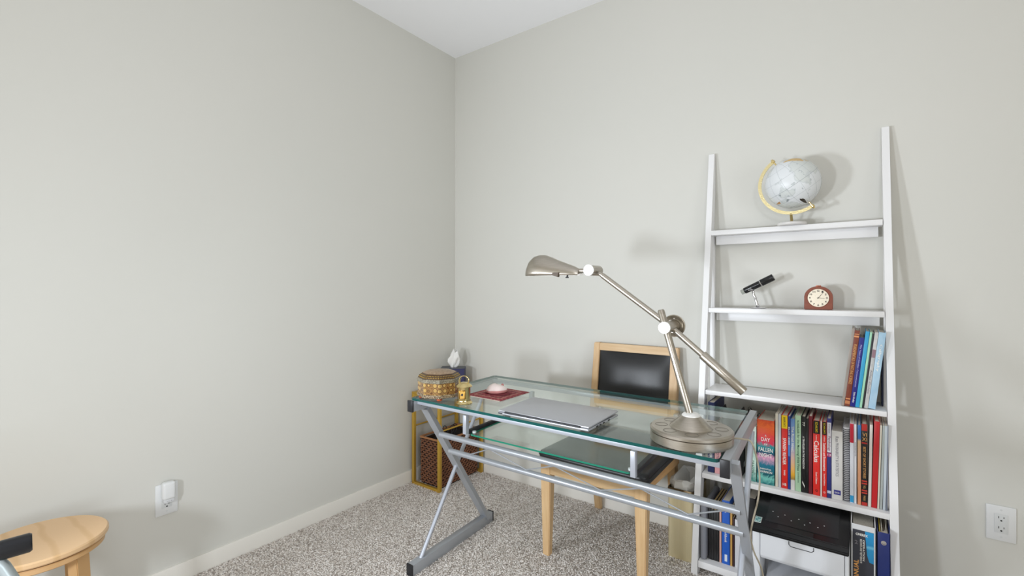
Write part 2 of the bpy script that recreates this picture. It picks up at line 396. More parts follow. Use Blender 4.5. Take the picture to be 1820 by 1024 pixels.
# ================================================================== LADDER SHELF
def ladder():
    t = thing('ladder_shelf', 'white leaning ladder bookshelf with five shelves against the wall', 'bookshelf', (2.0, -.15, 0))
    yf = lambda z: -.022-.178*(1.832-z)
    def post(xt, xb, wt):
        bm = BM(); A = []
        for z, x in ((0, xb), (1.834, xt)):
            y = yf(z); A.append([bm.verts.new(p) for p in ((x, y, z), (x+wt, y, z), (x+wt, y+(.05 if z == 0 else .02), z), (x, y+(.05 if z == 0 else .02), z))])
        # the post is 45 mm deep; its top is cut back where it meets the wall
        zc = 1.66; y = yf(zc); x = xt+(xb-xt)*(1.834-zc)/1.834
        A.insert(1, [bm.verts.new(p) for p in ((x, y, zc), (x+wt, y, zc), (x+wt, y+.05, zc), (x, y+.05, zc))])
        for P, Q in zip(A, A[1:]):
            for k in range(4): bm.faces.new([P[k], P[(k+1) % 4], Q[(k+1) % 4], Q[k]])
        bm.faces.new(A[0]); bm.faces.new(A[-1])
        return obj('leaning_post', bm, M_white, t, True, smooth=0)
    post(1.664, 1.672, .025); post(2.312, 2.332, .024)
    for x in (1.672, 2.318):
        bm = BM(); box(bm, x, x+.02, -.034, -.0125, 0, 1.44, .001); obj('back_post', bm, M_white, t, True)
    for i, (z, th, xl, xr) in enumerate(((1.464, .022, 1.690, 2.314), (1.111, .021, 1.694, 2.318), (.753, .019, 1.697, 2.322), (.409, .021, 1.698, 2.328), (.062, .028, 1.699, 2.331))):
        bm = BM(); box(bm, xl, xr, yf(z)-.002, -.036 if i > 0 else -.014, z-th, z, .0015); s = obj('shelf', bm, M_white, t, True)
        if i < 2:
            bm = BM(); box(bm, xl+.008, xr-.012, -.036 if i else -.034, -.018 if i else -.016, z-th-.040, z-th, .001)
            obj('apron', bm, M_white, s, True)
    bm = BM(); box(bm, 1.693, 2.318, -.034, -.016, .77, .79, .001)
ladder()

# ================================================================== BOOKS
def book(name, label, cat, group, x, y, z, w_, h, d, cover, tilt=0, pages=None, hard=.0022, rz=0, prints=(), bands=(), plain=False, spiral=False):
    if tilt and z < .5: z += w_*math.sin(math.radians(tilt))
    t = thing(name, label, cat, (x, y, z), (0, math.radians(tilt), math.radians(rz)), group)
    c = min(hard, w_*.2); bm = BM()
    box(bm, 0, c, 0, d, 0, h, .0003, seg=1); box(bm, w_-c, w_, 0, d, 0, h, .0003, seg=1); box(bm, 0, w_, -.0004, c, 0, h, .0008, seg=2)
    obj('cover', bm, cover if not isinstance(cover, str) else mat('cover_'+cover, cover, .42), t)
    e = .003 if hard > .001 and w_ > .012 else .001
    bm = BM(); box(bm, c, w_-c, c+.0002, d-e, e, h-e); obj('pages', bm, pages or M_page, t, smooth=0)
    for z0, z1, col, *xx in bands:
        x0, x1 = (xx if xx else (0.0006, w_-.0006))
        bm = BM(); box(bm, x0, x1, -.0009, .0002, z0, z1); obj('spine_band', bm, mat('print_'+col, col, .42), t, smooth=0)
    for s, zc, ln, hg, m, *r in prints:
        xc = r[0] if r else w_/2; mode = r[1] if len(r) > 1 else 'v'
        if mode == 'v': text('spine_text', s, m, t, (xc, -.0010, zc), (0, 0, -1), (1, 0, 0), ln, hg, bold=.01)
        elif mode == 'u': text('spine_text', s, m, t, (xc, -.0010, zc), (0, 0, 1), (-1, 0, 0), ln, hg, bold=.01)
        else: text('spine_text', s, m, t, (xc, -.0010, zc), (1, 0, 0), (0, 0, 1), ln, hg, bold=.01)
    return t
gold_ink = mat('ink_gold', '#e0a868', .35, .3); blue_ink = mat('ink_blue', '#31339a', .5); navy_ink = mat('ink_navy', '#26336a', .5); plum_ink = mat('ink_plum', '#8a2f5c', .5)
grey_ink = mat('ink_grey', '#8c8a92', .5); green_ink = mat('ink_dark_green', '#2e5c46', .5); pink_ink = mat('ink_pink', '#f3b8ae', .5); red_ink = mat('ink_red', '#b8252b', .5)
G4 = 'books standing on the long lower bookshelf row'
Z4 = .4095; Y4 = -.25; D4 = .19
def b4(x, w_, h, cover, label, name='book', d=D4, y=Y4, **k): return book(name, label, 'book', G4, x, y, Z4, w_-.0006, h, d, cover, **k)
b4(1.716, .026, .30, '#1e2a5c', 'navy blue book, first on the left of the long book row', prints=[('HISTORY', .08, .05, .010, INK_W)])
b4(1.744, .025, .215, '#e6a9ae', 'short pink book between the navy book and the black file', prints=[('NOTES', .08, .05, .010, plum_ink)])
# black magazine file with slanting top
def magfile():
    t = thing('magazine_file', 'black slant-cut magazine file with a white label, left in the long book row', 'file', (1.771, -.25, Z4))
    k = mat('black_card', '#1b1b1f', .5); bm = BM()
    W, D = .075, .21
    for x0, x1 in ((0, .002), (W-.002, W)):
        prism(bm, [(0, 0), (D, 0), (D, .13), (.07, .285), (0, .285)], 0, x0, x1)
    box(bm, 0, W, 0, .002, 0, .285); box(bm, 0, W, D-.002, D, 0, .13); box(bm, 0, W, 0, D, 0, .003); obj('case', bm, k, t, smooth=0)
    bm = BM(); box(bm, W, W+.0008, .06, .13, .03, .05); obj('label_card', bm, mat('grey_label', '#b9b7bb', .5), t, smooth=0)
    for i in range(4):
        bm = BM(); box(bm, .006+i*.016, .018+i*.016, .004, D-.006, .004, .20-.01*(i % 2)); obj('papers', bm, M_page_w, t, smooth=0)
magfile()
b4(1.878, .026, .225, ramp_mat('pale_green_cover', 'Z', 0, .22, [(0, '#3f8f86'), (.35, '#cfe8dc'), (.6, '#a9cfc0'), (1, '#dcebe2')], noise=.5, nscale=60), 'pale green patterned book left of the orange and teal novel', prints=[('DRAGON', .06, .05, .009, green_ink)])
bm = None
dayM = ramp_mat('novel_art', 'Z', 0, .26, [(0, '#0f6f74'), (.1, '#7fd1c4'), (.16, '#0d5a66'), (.30, '#12708a'), (.42, '#e8a6c4'), (.47, '#123f63'), (.58, '#1a8f96'), (.66, '#d4204c'), (.78, '#e2472a'), (.9, '#ee6a24'), (1, '#c93a22')], noise=.16, nscale=38)
b4(1.9065, .0625, .258, dayM, 'thick novel with orange to teal swirling art on its spine', name='novel',
   prints=[('A', .196, .006, .008, INK_W, .031, 'h'), ('DAY', .180, .032, .015, INK_W, .031, 'h'), ('OF', .160, .012, .008, INK_W, .031, 'h'), ('FALLEN', .139, .051, .016, INK_W, .031, 'h'), ('NIGHT', .117, .044, .016, INK_W, .031, 'h'),
           ('SAMANTHA', .061, .040, .006, INK_W, .031, 'h'), ('SHANNON', .050, .046, .009, INK_W, .031, 'h')])
b4(1.972, .010, .290, '#d9d2c2', 'thin cream book beside the orange and teal novel')
b4(1.9825, .0095, .288, '#c3c6cc', 'thin pale grey book left of the red and yellow book')
b4(1.993, .022, .288, '#d8251c', 'red book with a yellow block at the top of its spine', bands=[(.236, .2875, '#f2cf1d')],
   prints=[('BARRON\'S', .262, .036, .007, INK_K), ('SPANISH READER', .146, .105, .011, INK_W), ('THIRD', .062, .022, .005, INK_W), ('HB', .016, .012, .010, INK_W, .011, 'h')])
b4(2.0155, .009, .287, '#1d3a8c', 'thin royal blue book right of the red and yellow book', bands=[(.13, .20, '#4b7fc8')], prints=[('BLUE SKIES', .21, .07, .005, INK_W)])
b4(2.025, .0145, .279, ramp_mat('sunset_cover', 'Z', 0, .28, [(0, '#dddad6'), (.13, '#d8d5d2'), (.15, '#9b7b3c'), (.22, '#e0a52a'), (.3, '#e9b36a'), (.45, '#d9b7a9'), (.62, '#93a9cf'), (1, '#5c86bd')], noise=.05, nscale=40),
   'slim book with a blue to orange sunset spine', prints=[('The Road West', .2, .10, .008, INK_W)])
b4(2.040, .020, .294, '#aed0ae', 'pale mint green book with dark green spine lettering', prints=[('Look for the Morning Wild Pines', .165, .17, .010, green_ink), ('FLORA', .262, .028, .006, green_ink), ('JOHNSON', .055, .04, .006, green_ink)])
b4(2.061, .0145, .294, '#121214', 'black book with small white spine lettering, left of a plain black one', prints=[('A TRAVELLER IN THE KINGDOM', .155, .125, .006, INK_W), ('77', .265, .016, .007, INK_W), ('/', .032, .026, .008, INK_W)])
b4(2.0755, .0095, .288, '#0c0c0e', 'plain black book between the lettered black and dark red books')
b4(2.085, .0125, .299, '#701726', 'dark red slim book left of the red calculus book')
b4(2.099, .0225, .285, '#e02a22', 'red calculus book with black and yellow top band', bands=[(.235, .2845, '#141414')],
   prints=[("SCHAUM'S", .26, .04, .008, INK_Y), ('outlines', .22, .02, .004, INK_W), ('Calculus', .167, .082, .0155, INK_W), ('Sixth Edition', .066, .045, .005, INK_W), ('Q', .018, .008, .009, INK_K, .011, 'h')])
b4(2.1225, .0055, .285, '#e8dcd4', 'thin white booklet between the two red outline books')
b4(2.1285, .0145, .285, '#dd2d27', 'slimmer red statistics book with black and yellow top band', bands=[(.235, .2845, '#141414')],
   prints=[("SCHAUM'S", .26, .04, .006, INK_Y), ('outlines', .22, .02, .004, INK_W), ('Statistics and Econometrics', .152, .105, .008, INK_W), ('Second Edition', .066, .045, .004, INK_W), ('Q', .018, .006, .007, INK_W, .007, 'h')])
b4(2.1435, .014, .300, '#2b2f74', 'navy book with a white upper spine and pink lettering', bands=[(.17, .284, '#e2e0e8'), (.155, .172, '#a5246e'), (.018, .028, '#c7c8dc')], prints=[('Compass', .262, .035, .005, navy_ink), ('Psychology', .205, .055, .009, plum_ink), ('13', .163, .010, .008, INK_W, .007, 'h')])
b4(2.158, .0345, .256, '#dcdad8', 'short wide white book with grey spine lettering', bands=[(.019, .036, '#33338c', .007, .028)], prints=[('PROBABILITY & STATISTICS', .15, .125, .009, grey_ink), ('DATA', .027, .014, .006, INK_W, .0172, 'h'), ('Rao', .226, .02, .010, grey_ink)])
# spiral bound notebook
def spiral():
    t = book('spiral_notebook', 'wire-bound notebook showing its dark striped coil', 'notebook', G4, 2.1935, Y4+.010, Z4, .0185, .272, .18, '#e5e5ea', pages=M_page_w)
    bm = BM(); n = 40
    for i in range(n):
        z = .006+i*.262/(n-1); P = [(.0092+.0093*math.cos(a), -.003+.0075*math.sin(a), z+.0012*math.sin(a)) for a in [PI*(1+k/8) for k in range(9)]]
        tube(bm, P, .0012, 5)
    o = obj('wire_coil', bm, mat('dark_coil', '#20222e', .4), t); o['kind'] = 'stuff'
spiral()
b4(2.2135, .0125, .293, '#dfe1ea', 'white book with a red block at the top and a blue block at its foot', bands=[(.222, .292, '#c9203a'), (.003, .028, '#2f9fd6')])
b4(2.2265, .0075, .291, '#e4e4ea', 'thin white book between the red and blue marked book and the orange one', prints=[('measure', .2, .05, .003, grey_ink)])
b4(2.2365, .0105, .290, ramp_mat('tan_spine', 'Z', 0, .29, [(0, '#e0956c'), (.4, '#dfa27c'), (.8, '#d8b48e'), (.83, '#2d6fb0'), (1, '#2f73b8')]), 'slim tan and orange book with a blue top, left of the banded black book')
b4(2.248, .018, .297, '#131214', 'black book with red bands and gold spine lettering', bands=[(.272, .2965, '#b8261f'), (.225, .230, '#b8261f'), (.087, .092, '#c4372a'), (.078, .083, '#c4372a'), (.053, .058, '#c4372a'), (.044, .049, '#c4372a'), (.001, .013, '#b8261f')],
   prints=[('BEST OF SHORT STORIES', .157, .115, .008, gold_ink), ('VI\nXI', .250, .014, .030, gold_ink, .009, 'h'), ('VOL', .068, .012, .007, gold_ink), ('PRESS', .028, .018, .006, gold_ink)])
b4(2.2668, .0095, .297, '#dcd6cf', 'white slim book between the banded black and plain red books', tilt=1)
b4(2.2765, .0165, .312, '#c01a20', 'tall plain red binder book near the right end of the row', tilt=1.6)
b4(2.2935, .006, .300, '#d8d2c2', 'thin cream booklet just right of the tall red one', tilt=1.6)
b4(2.3005, .0075, .300, '#aab1ae', 'thin grey green booklet near the right end of the row', tilt=1.6)
b4(2.309, .0085, .300, '#c2ccd4', 'thin pale blue folder near the right end of the row', tilt=1.2)
b4(2.3185, .0040, .300, '#7c8494', 'thin slate grey booklet, last on the right of the long row', tilt=.6)

G3 = 'books leaning at the right end of the middle shelf'
def b3(x, w_, h, top, cover, label, **k):
    tilt = 6.4; x -= .003; return book('book', label, 'book', G3, x, -.205, .7545+w_*math.sin(math.radians(tilt)), w_-.0004, h, .165, cover, tilt=tilt, **k)
b3(2.190, .0085, .295, 2.228, '#9a9088', 'thin grey brown book, leftmost of the leaning books')
b3(2.199, .0165, .288, 2.237, mat('cover_rust', '#6e2f1c', .45, nscale=60, namt=.3, col2='#823d27'), 'rust brown hardback with gilt lettering, leaning', bands=[(.262, .268, '#d68f5e'), (.272, .275, '#d68f5e'), (.008, .020, '#b9764b'), (.026, .030, '#d68f5e')], prints=[('FUNDAMENTALS OF NATURAL SCIENCE', .16, .15, .009, gold_ink)])
b3(2.216, .0155, .262, 2.251, '#1a1c78', 'dark blue book with pale spine lettering, leaning', bands=[], prints=[('Fifty Years of Wireless Communications', .155, .16, .006, mat('ink_lilac', '#b9b4e6', .5)), ('Edwin Dudley', .035, .04, .007, INK_W)])
b3(2.232, .0125, .286, 2.268, '#2f9cc8', 'bright blue slim book, leaning')
b3(2.245, .0075, .284, 2.281, '#9fd3b4', 'thin pale green book, leaning')
b3(2.2525, .0060, .280, 2.288, '#25262c', 'thin dark book between the pale green and grey leaning books')
b3(2.259, .0115, .284, 2.2935, mat('cover_marbled', '#a9acac', .45, nscale=40, namt=.25, col2='#d4d2cf'), 'grey mottled book, leaning beside the pale blue one', bands=[(.19, .22, '#8f6f7a')], prints=[('Atlas Guide', .1, .09, .006, grey_ink)])
b3(2.271, .0215, .284, 2.3035, mat('cover_iceblue', '#8fb8d4', .35, nscale=22, namt=.3, col2='#bcd6e6'), 'pale ice blue thick book, rightmost of the leaning books', prints=[('Calligraphy', .19, .1, .010, INK_W)])
book('folder', 'dark navy folder standing behind the leaning books at the post', 'folder', None, 2.309, -.13, .7545, .006, .19, .09, '#1c2442')

# binder clips on the paper behind the black file
def clip(x, y, z, rz, label):
    t = thing('binder_clip', label, 'clip', (x, y, z), (0, 0, rz), 'binder clips on the papers behind the desk corner')
    bm = BM(); prism(bm, [(-.008, .012), (.008, .012), (.003, 0), (-.003, 0)], 0, -.016, .016); bmesh.ops.transform(bm, matrix=Matrix.Scale(-1, 4, (0, 0, 1)), verts=bm.verts[:]); bmesh.ops.translate(bm, vec=(0, 0, .012), verts=bm.verts[:]); obj('clamp', bm, M_dkcap, t, smooth=0)
    for s in (-1, 1):
        bm = BM(); tube(bm, [(-.008, s*.003, .012), (-.006, s*.012, .024), (0, s*.016, .03), (.006, s*.012, .024), (.008, s*.003, .012)], .0013, 6); obj('wire_handle', bm, M_dkcap, t)
b4(1.848, .028, .245, '#c9c7bf', 'plain off-white box of papers under the binder clips', d=.12, y=-.17)
clip(1.862, -.14, Z4+.245, .3, 'black binder clip standing on the off-white papers')
clip(1.895, -.15, Z4+.225, -.2, 'black binder clip standing on the pale green book')

# ------------------------------------------------------------------ bottom shelf
G5 = 'files standing on the bottom shelf behind the desk leg'
Z5 = .0625
def b5(x, w_, h, cover, label, y=-.30, d=.24, name='folder', cat='folder', **k): return book(name, label, cat, G5, x, y, Z5, w_-.0005, h, d, cover, hard=.0012, **k)
def greyfile():
    t = thing('grey_case', 'soft grey rounded case, leftmost on the bottom shelf', 'case', (1.703, -.325, Z5))
    bm = BM(); box(bm, 0, .024, 0, .25, 0, .228, .011, seg=4); obj('body', bm, mat('grey_felt', '#85878f', .7), t, smooth=60)
    bm = BM(); box(bm, .0035, .0205, .02, .23, -.0, .006, .002); obj('base_trim', bm, M_dkcap, t)
greyfile()
for i in range(4):
    t = b5(1.7305+i*.0105, .0105, .215-.002*i, '#1a1a1c', ('black folder of tan sheets beside the grey case', 'second black folder from the grey case', 'third black folder from the grey case', 'black folder beside the thin pink one')[i], pages=mat('tan_sheets', '#c5a874', .8))
b5(1.774, .008, .222, '#d8a99c', 'thin pink folder between black folders and the blue one', pages=M_page_w)
b5(1.784, .030, .262, '#1c5cc0', 'bright blue box file with white lettering on the bottom shelf', name='box_file', cat='file', prints=[('Workbook', .12, .06, .010, INK_W), ('Math', .225, .025, .009, INK_W)], bands=[(.012, .04, '#dfe6f2', .01, .02)])
b5(1.8155, .008, .235, '#c79b52', 'thin tan folder right of the blue box file')
b5(1.825, .006, .20, '#3b1c22', 'thin dark maroon folder beside the tan one')
b5(1.833, .034, .195, '#d6d6da', 'white folder half hidden by the desk leg on the bottom shelf', prints=[], pages=M_page_w)
b5(1.870, .034, .285, '#131316', 'tall black box file left of the printer', y=-.27, name='box_file', cat='file')

# white ring binder with dark printed cover and blue ring binder
def binders():
    t = thing('ring_binder', 'white ring binder with dark and blue printed spine, beside the printer', 'binder', (2.2175, -.345, Z5))
    W, D, h = .070, .27, .312; wm = mat('binder_vinyl', '#d9dadc', .35); bm = BM()
    box(bm, 0, .003, 0, D, 0, h, .001); box(bm, W-.003, W, 0, D, 0, h, .001); box(bm, 0, W, 0, .003, 0, h, .001); obj('cover', bm, wm, t)
    bm = BM(); box(bm, .006, W-.006, .006, D-.02, .002, h-.012); obj('paper_stack', bm, mat('grey_sheets', '#8b8982', .8, nscale=60, namt=.3, col2='#c2beb4', stretch=(30, 1, 1)), t, smooth=0)
    bm = BM(); box(bm, .0055, W-.0055, -.0008, 0, .004, h-.018); ins = obj('spine_insert', bm, mat('charcoal_print', '#3a3c46', .3), t, smooth=0)
    bm = BM(); prism(bm, [(.040, h-.0185), (W-.0057, h-.0185), (W-.0057, h-.125), (.052, h-.122), (.046, h-.1)], 1, -.0011, -.0007); obj('blue_print', bm, ramp_mat('blue_art', 'Z', .17, .3, [(0, '#7cc6dc'), (.12, '#1a86bd'), (.5, '#2a94c9'), (.55, '#6fc0e2'), (.6, '#1f8cc6'), (1, '#2d9bd2')], noise=.15, nscale=18), t, smooth=0)
    text('spine_text', 'CMEREX', INK_W, t, (.031, -.0012, h-.033), (1, 0, 0), (0, 0, 1), .034, .0085, bold=.03)
    text('spine_text', 'RECORDS AND TEST RESULTS', INK_W, t, (.029, -.0012, h-.09), (0, 0, -1), (1, 0, 0), .083, .0055, bold=.02)
    text('spine_text', 'OPERATION', INK_W, t, (.0365, -.0012, h-.085), (0, 0, -1), (1, 0, 0), .073, .0055, bold=.02)
    text('spine_text', 'SAFETY MANUAL', mat('ink_amber', '#f0b060', .4), t, (.0155, -.0012, h-.20), (0, 0, 1), (-1, 0, 0), .155, .014, bold=.02)
    text('spine_text', '2', grey_ink, t, (.0155, -.0012, h-.062), (1, 0, 0), (0, 0, 1), .009, .013)
    t = thing('ring_binder', 'dark blue ring binder with a finger ring at the right post', 'binder', (2.291, -.335, Z5))
    W, h = .036, .300; m = mat('blue_vinyl', '#12286e', .3, coat=.3); bm = BM()
    box(bm, 0, .003, 0, D, 0, h, .001); box(bm, W-.003, W, 0, D, 0, h, .001); box(bm, 0, W, 0, .003, 0, h, .001); obj('cover', bm, m, t)
    bm = BM(); box(bm, .006, W-.006, .006, D-.02, .002, h-.010); obj('paper_stack', bm, M_page, t, smooth=0)
    for i, c in enumerate(('#d9c24a', '#d8d4cc', '#4a3b33', '#c9c3b6')):
        bm = BM(); box(bm, .006+i*.006, .008+i*.006, .02+.01*i, .16, h-.010, h+.004); obj('divider_tab', bm, mat('tab_'+c, c, .6), t, smooth=0)
    bm = BM(); lathe(bm, [(.0045, 0), (.0075, 0), (.0075, -.001), (.0045, -.0015)], W/2, 0, 20, z0=h-.035, axis='y', cap=False); lathe(bm, [(.0001, -.0004), (.0045, -.0004)], W/2, 0, 20, z0=h-.035, axis='y', cap=False); obj('finger_ring', bm, M_chrome, t)
binders()

# ================================================================== PRINTER
def printer():
    t = thing('laser_printer', 'white laser printer with a black sloping top on the bottom shelf', 'printer', (2.068, -.25, Z5))
    wp = mat('printer_white', '#d6d8dc', .35); bk = mat('printer_black', '#0f1012', .3, spec=.35); bg_ = mat('printer_dark_grey', '#222426', .4, spec=.35)
    x0, x1, yfr = 1.923, 2.2145, -.462
    # body: side pillars and rear block around the paper opening
    bm = BM(); box(bm, x0, x0+.027, yfr, -.20, Z5, .306, .006); obj('side_panel', bm, wp, t, True)
    bm = BM(); box(bm, x1-.012, x1, yfr, -.20, Z5, .306, .004); obj('side_panel', bm, wp, t, True)
    bm = BM(); box(bm, x0+.027, x1-.012, -.34, -.20, Z5, .306, .002); obj('rear_body', bm, wp, t, True)
    bm = BM(); prism(bm, [(yfr-.002, .310), (yfr-.004, .228), (yfr+.003, .216), (-.34, .216), (-.34, .310)], 0, x0+.0275, x1-.0125, bev=.0015); fp = obj('front_panel', bm, wp, t, True)
    # handle recess line on the front panel
    bm = BM(); P = [(x0+.118, .305), (x0+.118, .294), (x0+.124, .288), (x0+.186, .288), (x0+.192, .294), (x0+.192, .305)]
    tube(bm, [(x, yfr-.0035, z) for x, z in P], .0011, 6); obj('handle_rim', bm, bg_, fp, True)
    # black sloping top
    bm = BM(); prism(bm, [(yfr-.006, .307), (yfr-.009, .318), (yfr+.004, .333), (-.335, .356), (-.295, .365), (-.20, .365), (-.20, .306), (-.3, .306)], 0, x0-.001, x1, bev=.003); top = obj('top_cover', bm, bk, t, True)
    bm = BM(); prism(bm, [(-.425, .3408), (-.332, .3582), (-.29, .3665), (-.205, .3665), (-.205, .3645), (-.29, .3645), (-.425, .3385)], 0, x0+.038, x1-.03); obj('paper_cover', bm, bg_, top, True, smooth=0)
    bm = BM(); prism(bm, [(-.455, .3352), (-.43, .3398), (-.43, .337), (-.455, .332)], 0, x0+.08, x0+.19); obj('tray_grip', bm, bg_, top, True, smooth=0)
    bm = BM(); box(bm, x0+.03, x0+.0325, yfr+.003, -.30, .335, .342); bmesh.ops.rotate(bm, cent=(x0, -.38, .338), matrix=Matrix.Rotation(.17, 3, 'X'), verts=bm.verts[:]); obj('seam_rib', bm, bg_, top, True, smooth=0)
    # display square with white rim on the slope
    R = Matrix.Translation((x0+.016, -.432, .3402)) @ Matrix.Rotation(math.radians(10), 4, 'X')
    bm = BM(); box(bm, -.011, .011, -.018, .018, -.001, .0008, mtx=R); st = obj('sticker', bm, mat('sticker_white', '#cfd8d4', .4), top, True, smooth=0)
    bm = BM(); box(bm, -.009, .009, -.0155, .0155, .0008, .0012, mtx=R); obj('sticker_face', bm, mat('sticker_teal', '#2f7f88', .4, nscale=160, namt=.1, col2='#b8dad6'), st, True, smooth=0)
    for i, (u, v) in enumerate(((.055, -.36), (.075, -.385), (.095, -.365), (.118, -.39), (.14, -.37), (.16, -.395), (.175, -.375), (.2, -.39), (.218, -.372))):
        bm = BM(); z = .3408+(v+.425)*(.0174/.093)
        lathe(bm, [(.0022, 0), (.0016, .001), (.0001, .0013)], x0+u, v, 8, z0=z, cap=False); obj('indicator', bm, mat('pale_dot', '#d5d8dc', .4), top, True)
    # curved white output sheet / tray in the opening
    bm = BM(); rows = []
    for k in range(10):
        v = k/9; y = -.345-.205*v; z = .168-.045*v**1.6-.01*math.sin(v*PI)
        rows.append([(x0+.040+.004*math.sin(v*3)+u*(x1-x0-.066), y, z+.012*math.sin(u*PI)) for u in [i/10 for i in range(11)]])
    mesh_grid(bm, rows); bmesh.ops.solidify(bm, geom=bm.faces[:], thickness=.003); obj('paper_tray', bm, mat('tray_white', '#dfe1e6', .35), t, True)
    bm = BM(); box(bm, x0+.02, x1-.012, -.47, -.20, Z5, .10, .004); obj('base', bm, wp, t, True)
    # wires behind
    c = thing('power_cable', 'grey cables curling behind the printer', 'cable', (2.15, -.1, Z5))
    bm = BM(); tube(bm, [(2.10, -.12, .375), (2.12, -.10, .36), (2.15, -.06, .33), (2.19, -.055, .22), (2.19, -.06, .12), (2.19, -.06, Z5+.003)], .003, 8); tube(bm, [(2.10, -.12, .375), (2.06, -.10, .372), (2.03, -.06, .36), (2.02, -.055, .2), (2.02, -.055, Z5+.003)], .0022, 8); obj('cord', bm, mat('cable_grey', '#55565a', .5), c, True)
printer()

# ================================================================== THINGS ON THE LADDER SHELF
def globe():
    t = thing('desk_globe', 'white desk globe in a gold half ring on the top shelf', 'globe', (2.012, -.075, 1.4645))
    c = Vector((2.018, -.118, 1.634)); r = .1015; ax = math.radians(-35)
    m = bpy.data.materials.new('globe_map'); m.use_nodes = True; nt = m.node_tree; b = nt.nodes['Principled BSDF']; b.inputs['Roughness'].default_value = .35
    tc = nt.nodes.new('ShaderNodeTexCoord'); n = nt.nodes.new('ShaderNodeTexNoise'); n.inputs['Scale'].default_value = 9; n.inputs['Detail'].default_value = 8
    nt.links.new(tc.outputs['Object'], n.inputs['Vector'])
    rp = nt.nodes.new('ShaderNodeValToRGB'); e = rp.color_ramp.elements
    e[0].position = .50; e[0].color = lin('#dfe3e6'); e[1].position = .535; e[1].color = lin('#d4d9d8')
    q = e.new(.515); q.color = lin('#c6cccd')
    nt.links.new(n.outputs['Fac'], rp.inputs[0])
    n2 = nt.nodes.new('ShaderNodeTexNoise'); n2.inputs['Scale'].default_value = 60; n2.inputs['Detail'].default_value = 2; nt.links.new(tc.outputs['Object'], n2.inputs['Vector'])
    rp2 = nt.nodes.new('ShaderNodeValToRGB'); rp2.color_ramp.elements[0].position = .68; rp2.color_ramp.elements[1].position = .72
    nt.links.new(n2.outputs['Fac'], rp2.inputs[0])
    mx = nt.nodes.new('ShaderNodeMixRGB'); mx.inputs[2].default_value = lin('#b3babd'); nt.links.new(rp2.outputs[0], mx.inputs[0]); nt.links.new(rp.outputs[0], mx.inputs[1])
    nt.links.new(mx.outputs[0], b.inputs['Base Color'])
    R = Matrix.Rotation(ax, 4, 'Y')
    bm = BM(); bmesh.ops.create_uvsphere(bm, u_segments=64, v_segments=40, radius=r)
    lo = obj('sphere', bm, m, t); lo.location = c-ORG[t.name]; lo.rotation_euler = (math.radians(8), ax, math.radians(15))
    # thin grid lines
    bm = BM()
    for k in range(12):
        a = k*PI/12*2; tube(bm, [(r*1.0008*math.sin(p)*math.cos(a), r*1.0008*math.sin(p)*math.sin(a), r*1.0008*math.cos(p)) for p in [PI*j/28 for j in range(2, 27)]], .00032, 4, False)
    for lat in (-50, -25, 0, 25, 50):
        la = math.radians(lat); tube(bm, [(r*1.0008*math.cos(la)*math.cos(p), r*1.0008*math.cos(la)*math.sin(p), r*1.0008*math.sin(la)) for p in [2*PI*j/60 for j in range(61)]], .0003 if lat else .0006, 4, False)
    g = obj('grid_lines', bm, mat('map_grid', '#a3a9ad', .5), lo); 
    # tan landmass patches: raised skins
    def patch(name, nrm, su, sv, ang, col, seed):
        rnd = random.Random(seed); n_ = Vector(nrm).normalized(); u, v = frame_of(n_); ca, sa = math.cos(ang), math.sin(ang); u, v = u*ca+v*sa, v*ca-u*sa
        bm = BM(); K = 28; q = [.8+.2*math.sin(3*2*PI*k/K+seed)+rnd.uniform(-.1, .1) for k in range(K)]; rings = []
        for f in (.25, .5, .75, 1): rings.append([bm.verts.new(c+(n_+u*su*f*q[k]*math.cos(2*PI*k/K)+v*sv*f*q[k]*math.sin(2*PI*k/K)).normalized()*(r*1.0015)) for k in range(K)])
        bm.faces.new(rings[0])
        for A, B in zip(rings, rings[1:]):
            for k in range(K): bm.faces.new([A[k], A[(k+1) % K], B[(k+1) % K], B[k]])
        return obj(name, bm, mat('land_'+col, col, .45), t, True)
    patch('landmass', (.10, -.45, .82), .42, .24, 0, '#d6b67c', 1)
    patch('landmass', (.46, -.25, .72), .22, .12, .3, '#cfc6ac', 6)
    patch('landmass', (-.45, -.34, -.80), .20, .06, .2, '#b98a55', 2)
    patch('landmass', (.42, -.36, -.80), .34, .07, -.45, '#2d2517', 5)
    patch('landmass', (-.10, -.60, -.74), .10, .05, .9, '#8e9698', 7)
    patch('landmass', (-.36, -.73, -.56), .06, .05, 0, '#9aa2a4', 8)
    patch('landmass', (.12, -.97, -.2), .09, .06, .5, '#c3c9cb', 9)
    # meridian half ring
    bm = BM(); P = []
    R_ = .122
    for k in range(33):
        a = math.radians(125+ (306-125)*k/32); P.append((c.x+R_*math.cos(a), c.y, c.z+R_*math.sin(a)))
    tube(bm, P, 0, rect=(.004, .013)); 
    obj('meridian_arm', bm, mat('engraved_gold', '#ddcf9f', .32, .7, bump=.4, bscale=300), t, True, smooth=40)
    for a in (125, 305):
        d = Vector((math.cos(math.radians(a)), 0, math.sin(math.radians(a)))); bm = BM()
        tube(bm, [c+d*(r-.002), c+d*.118, c+d*.119, c+d*.128, c+d*.129, c+d*.134], [.003, .003, .007, .007, .0045, .0035], 14); obj('axis_pin', bm, M_brass, t, True)
    bm = BM(); tube(bm, [(c.x-.006, c.y, c.z-.1215), (c.x-.006, c.y+.02, c.z-.140), (c.x-.006, -.085, 1.478)], .0055, 12); obj('stem', bm, M_brass, t, True)
    bm = BM(); lathe(bm, [(.0001, 0), (.052, 0), (.055, .003), (.055, .010), (.052, .013), (.0001, .014)], 2.012, -.070, 40, z0=1.4645); obj('base', bm, mat('marble_white', '#e4e2df', .3, nscale=14, namt=.1, col2='#d6d4d3'), t, True)
globe()

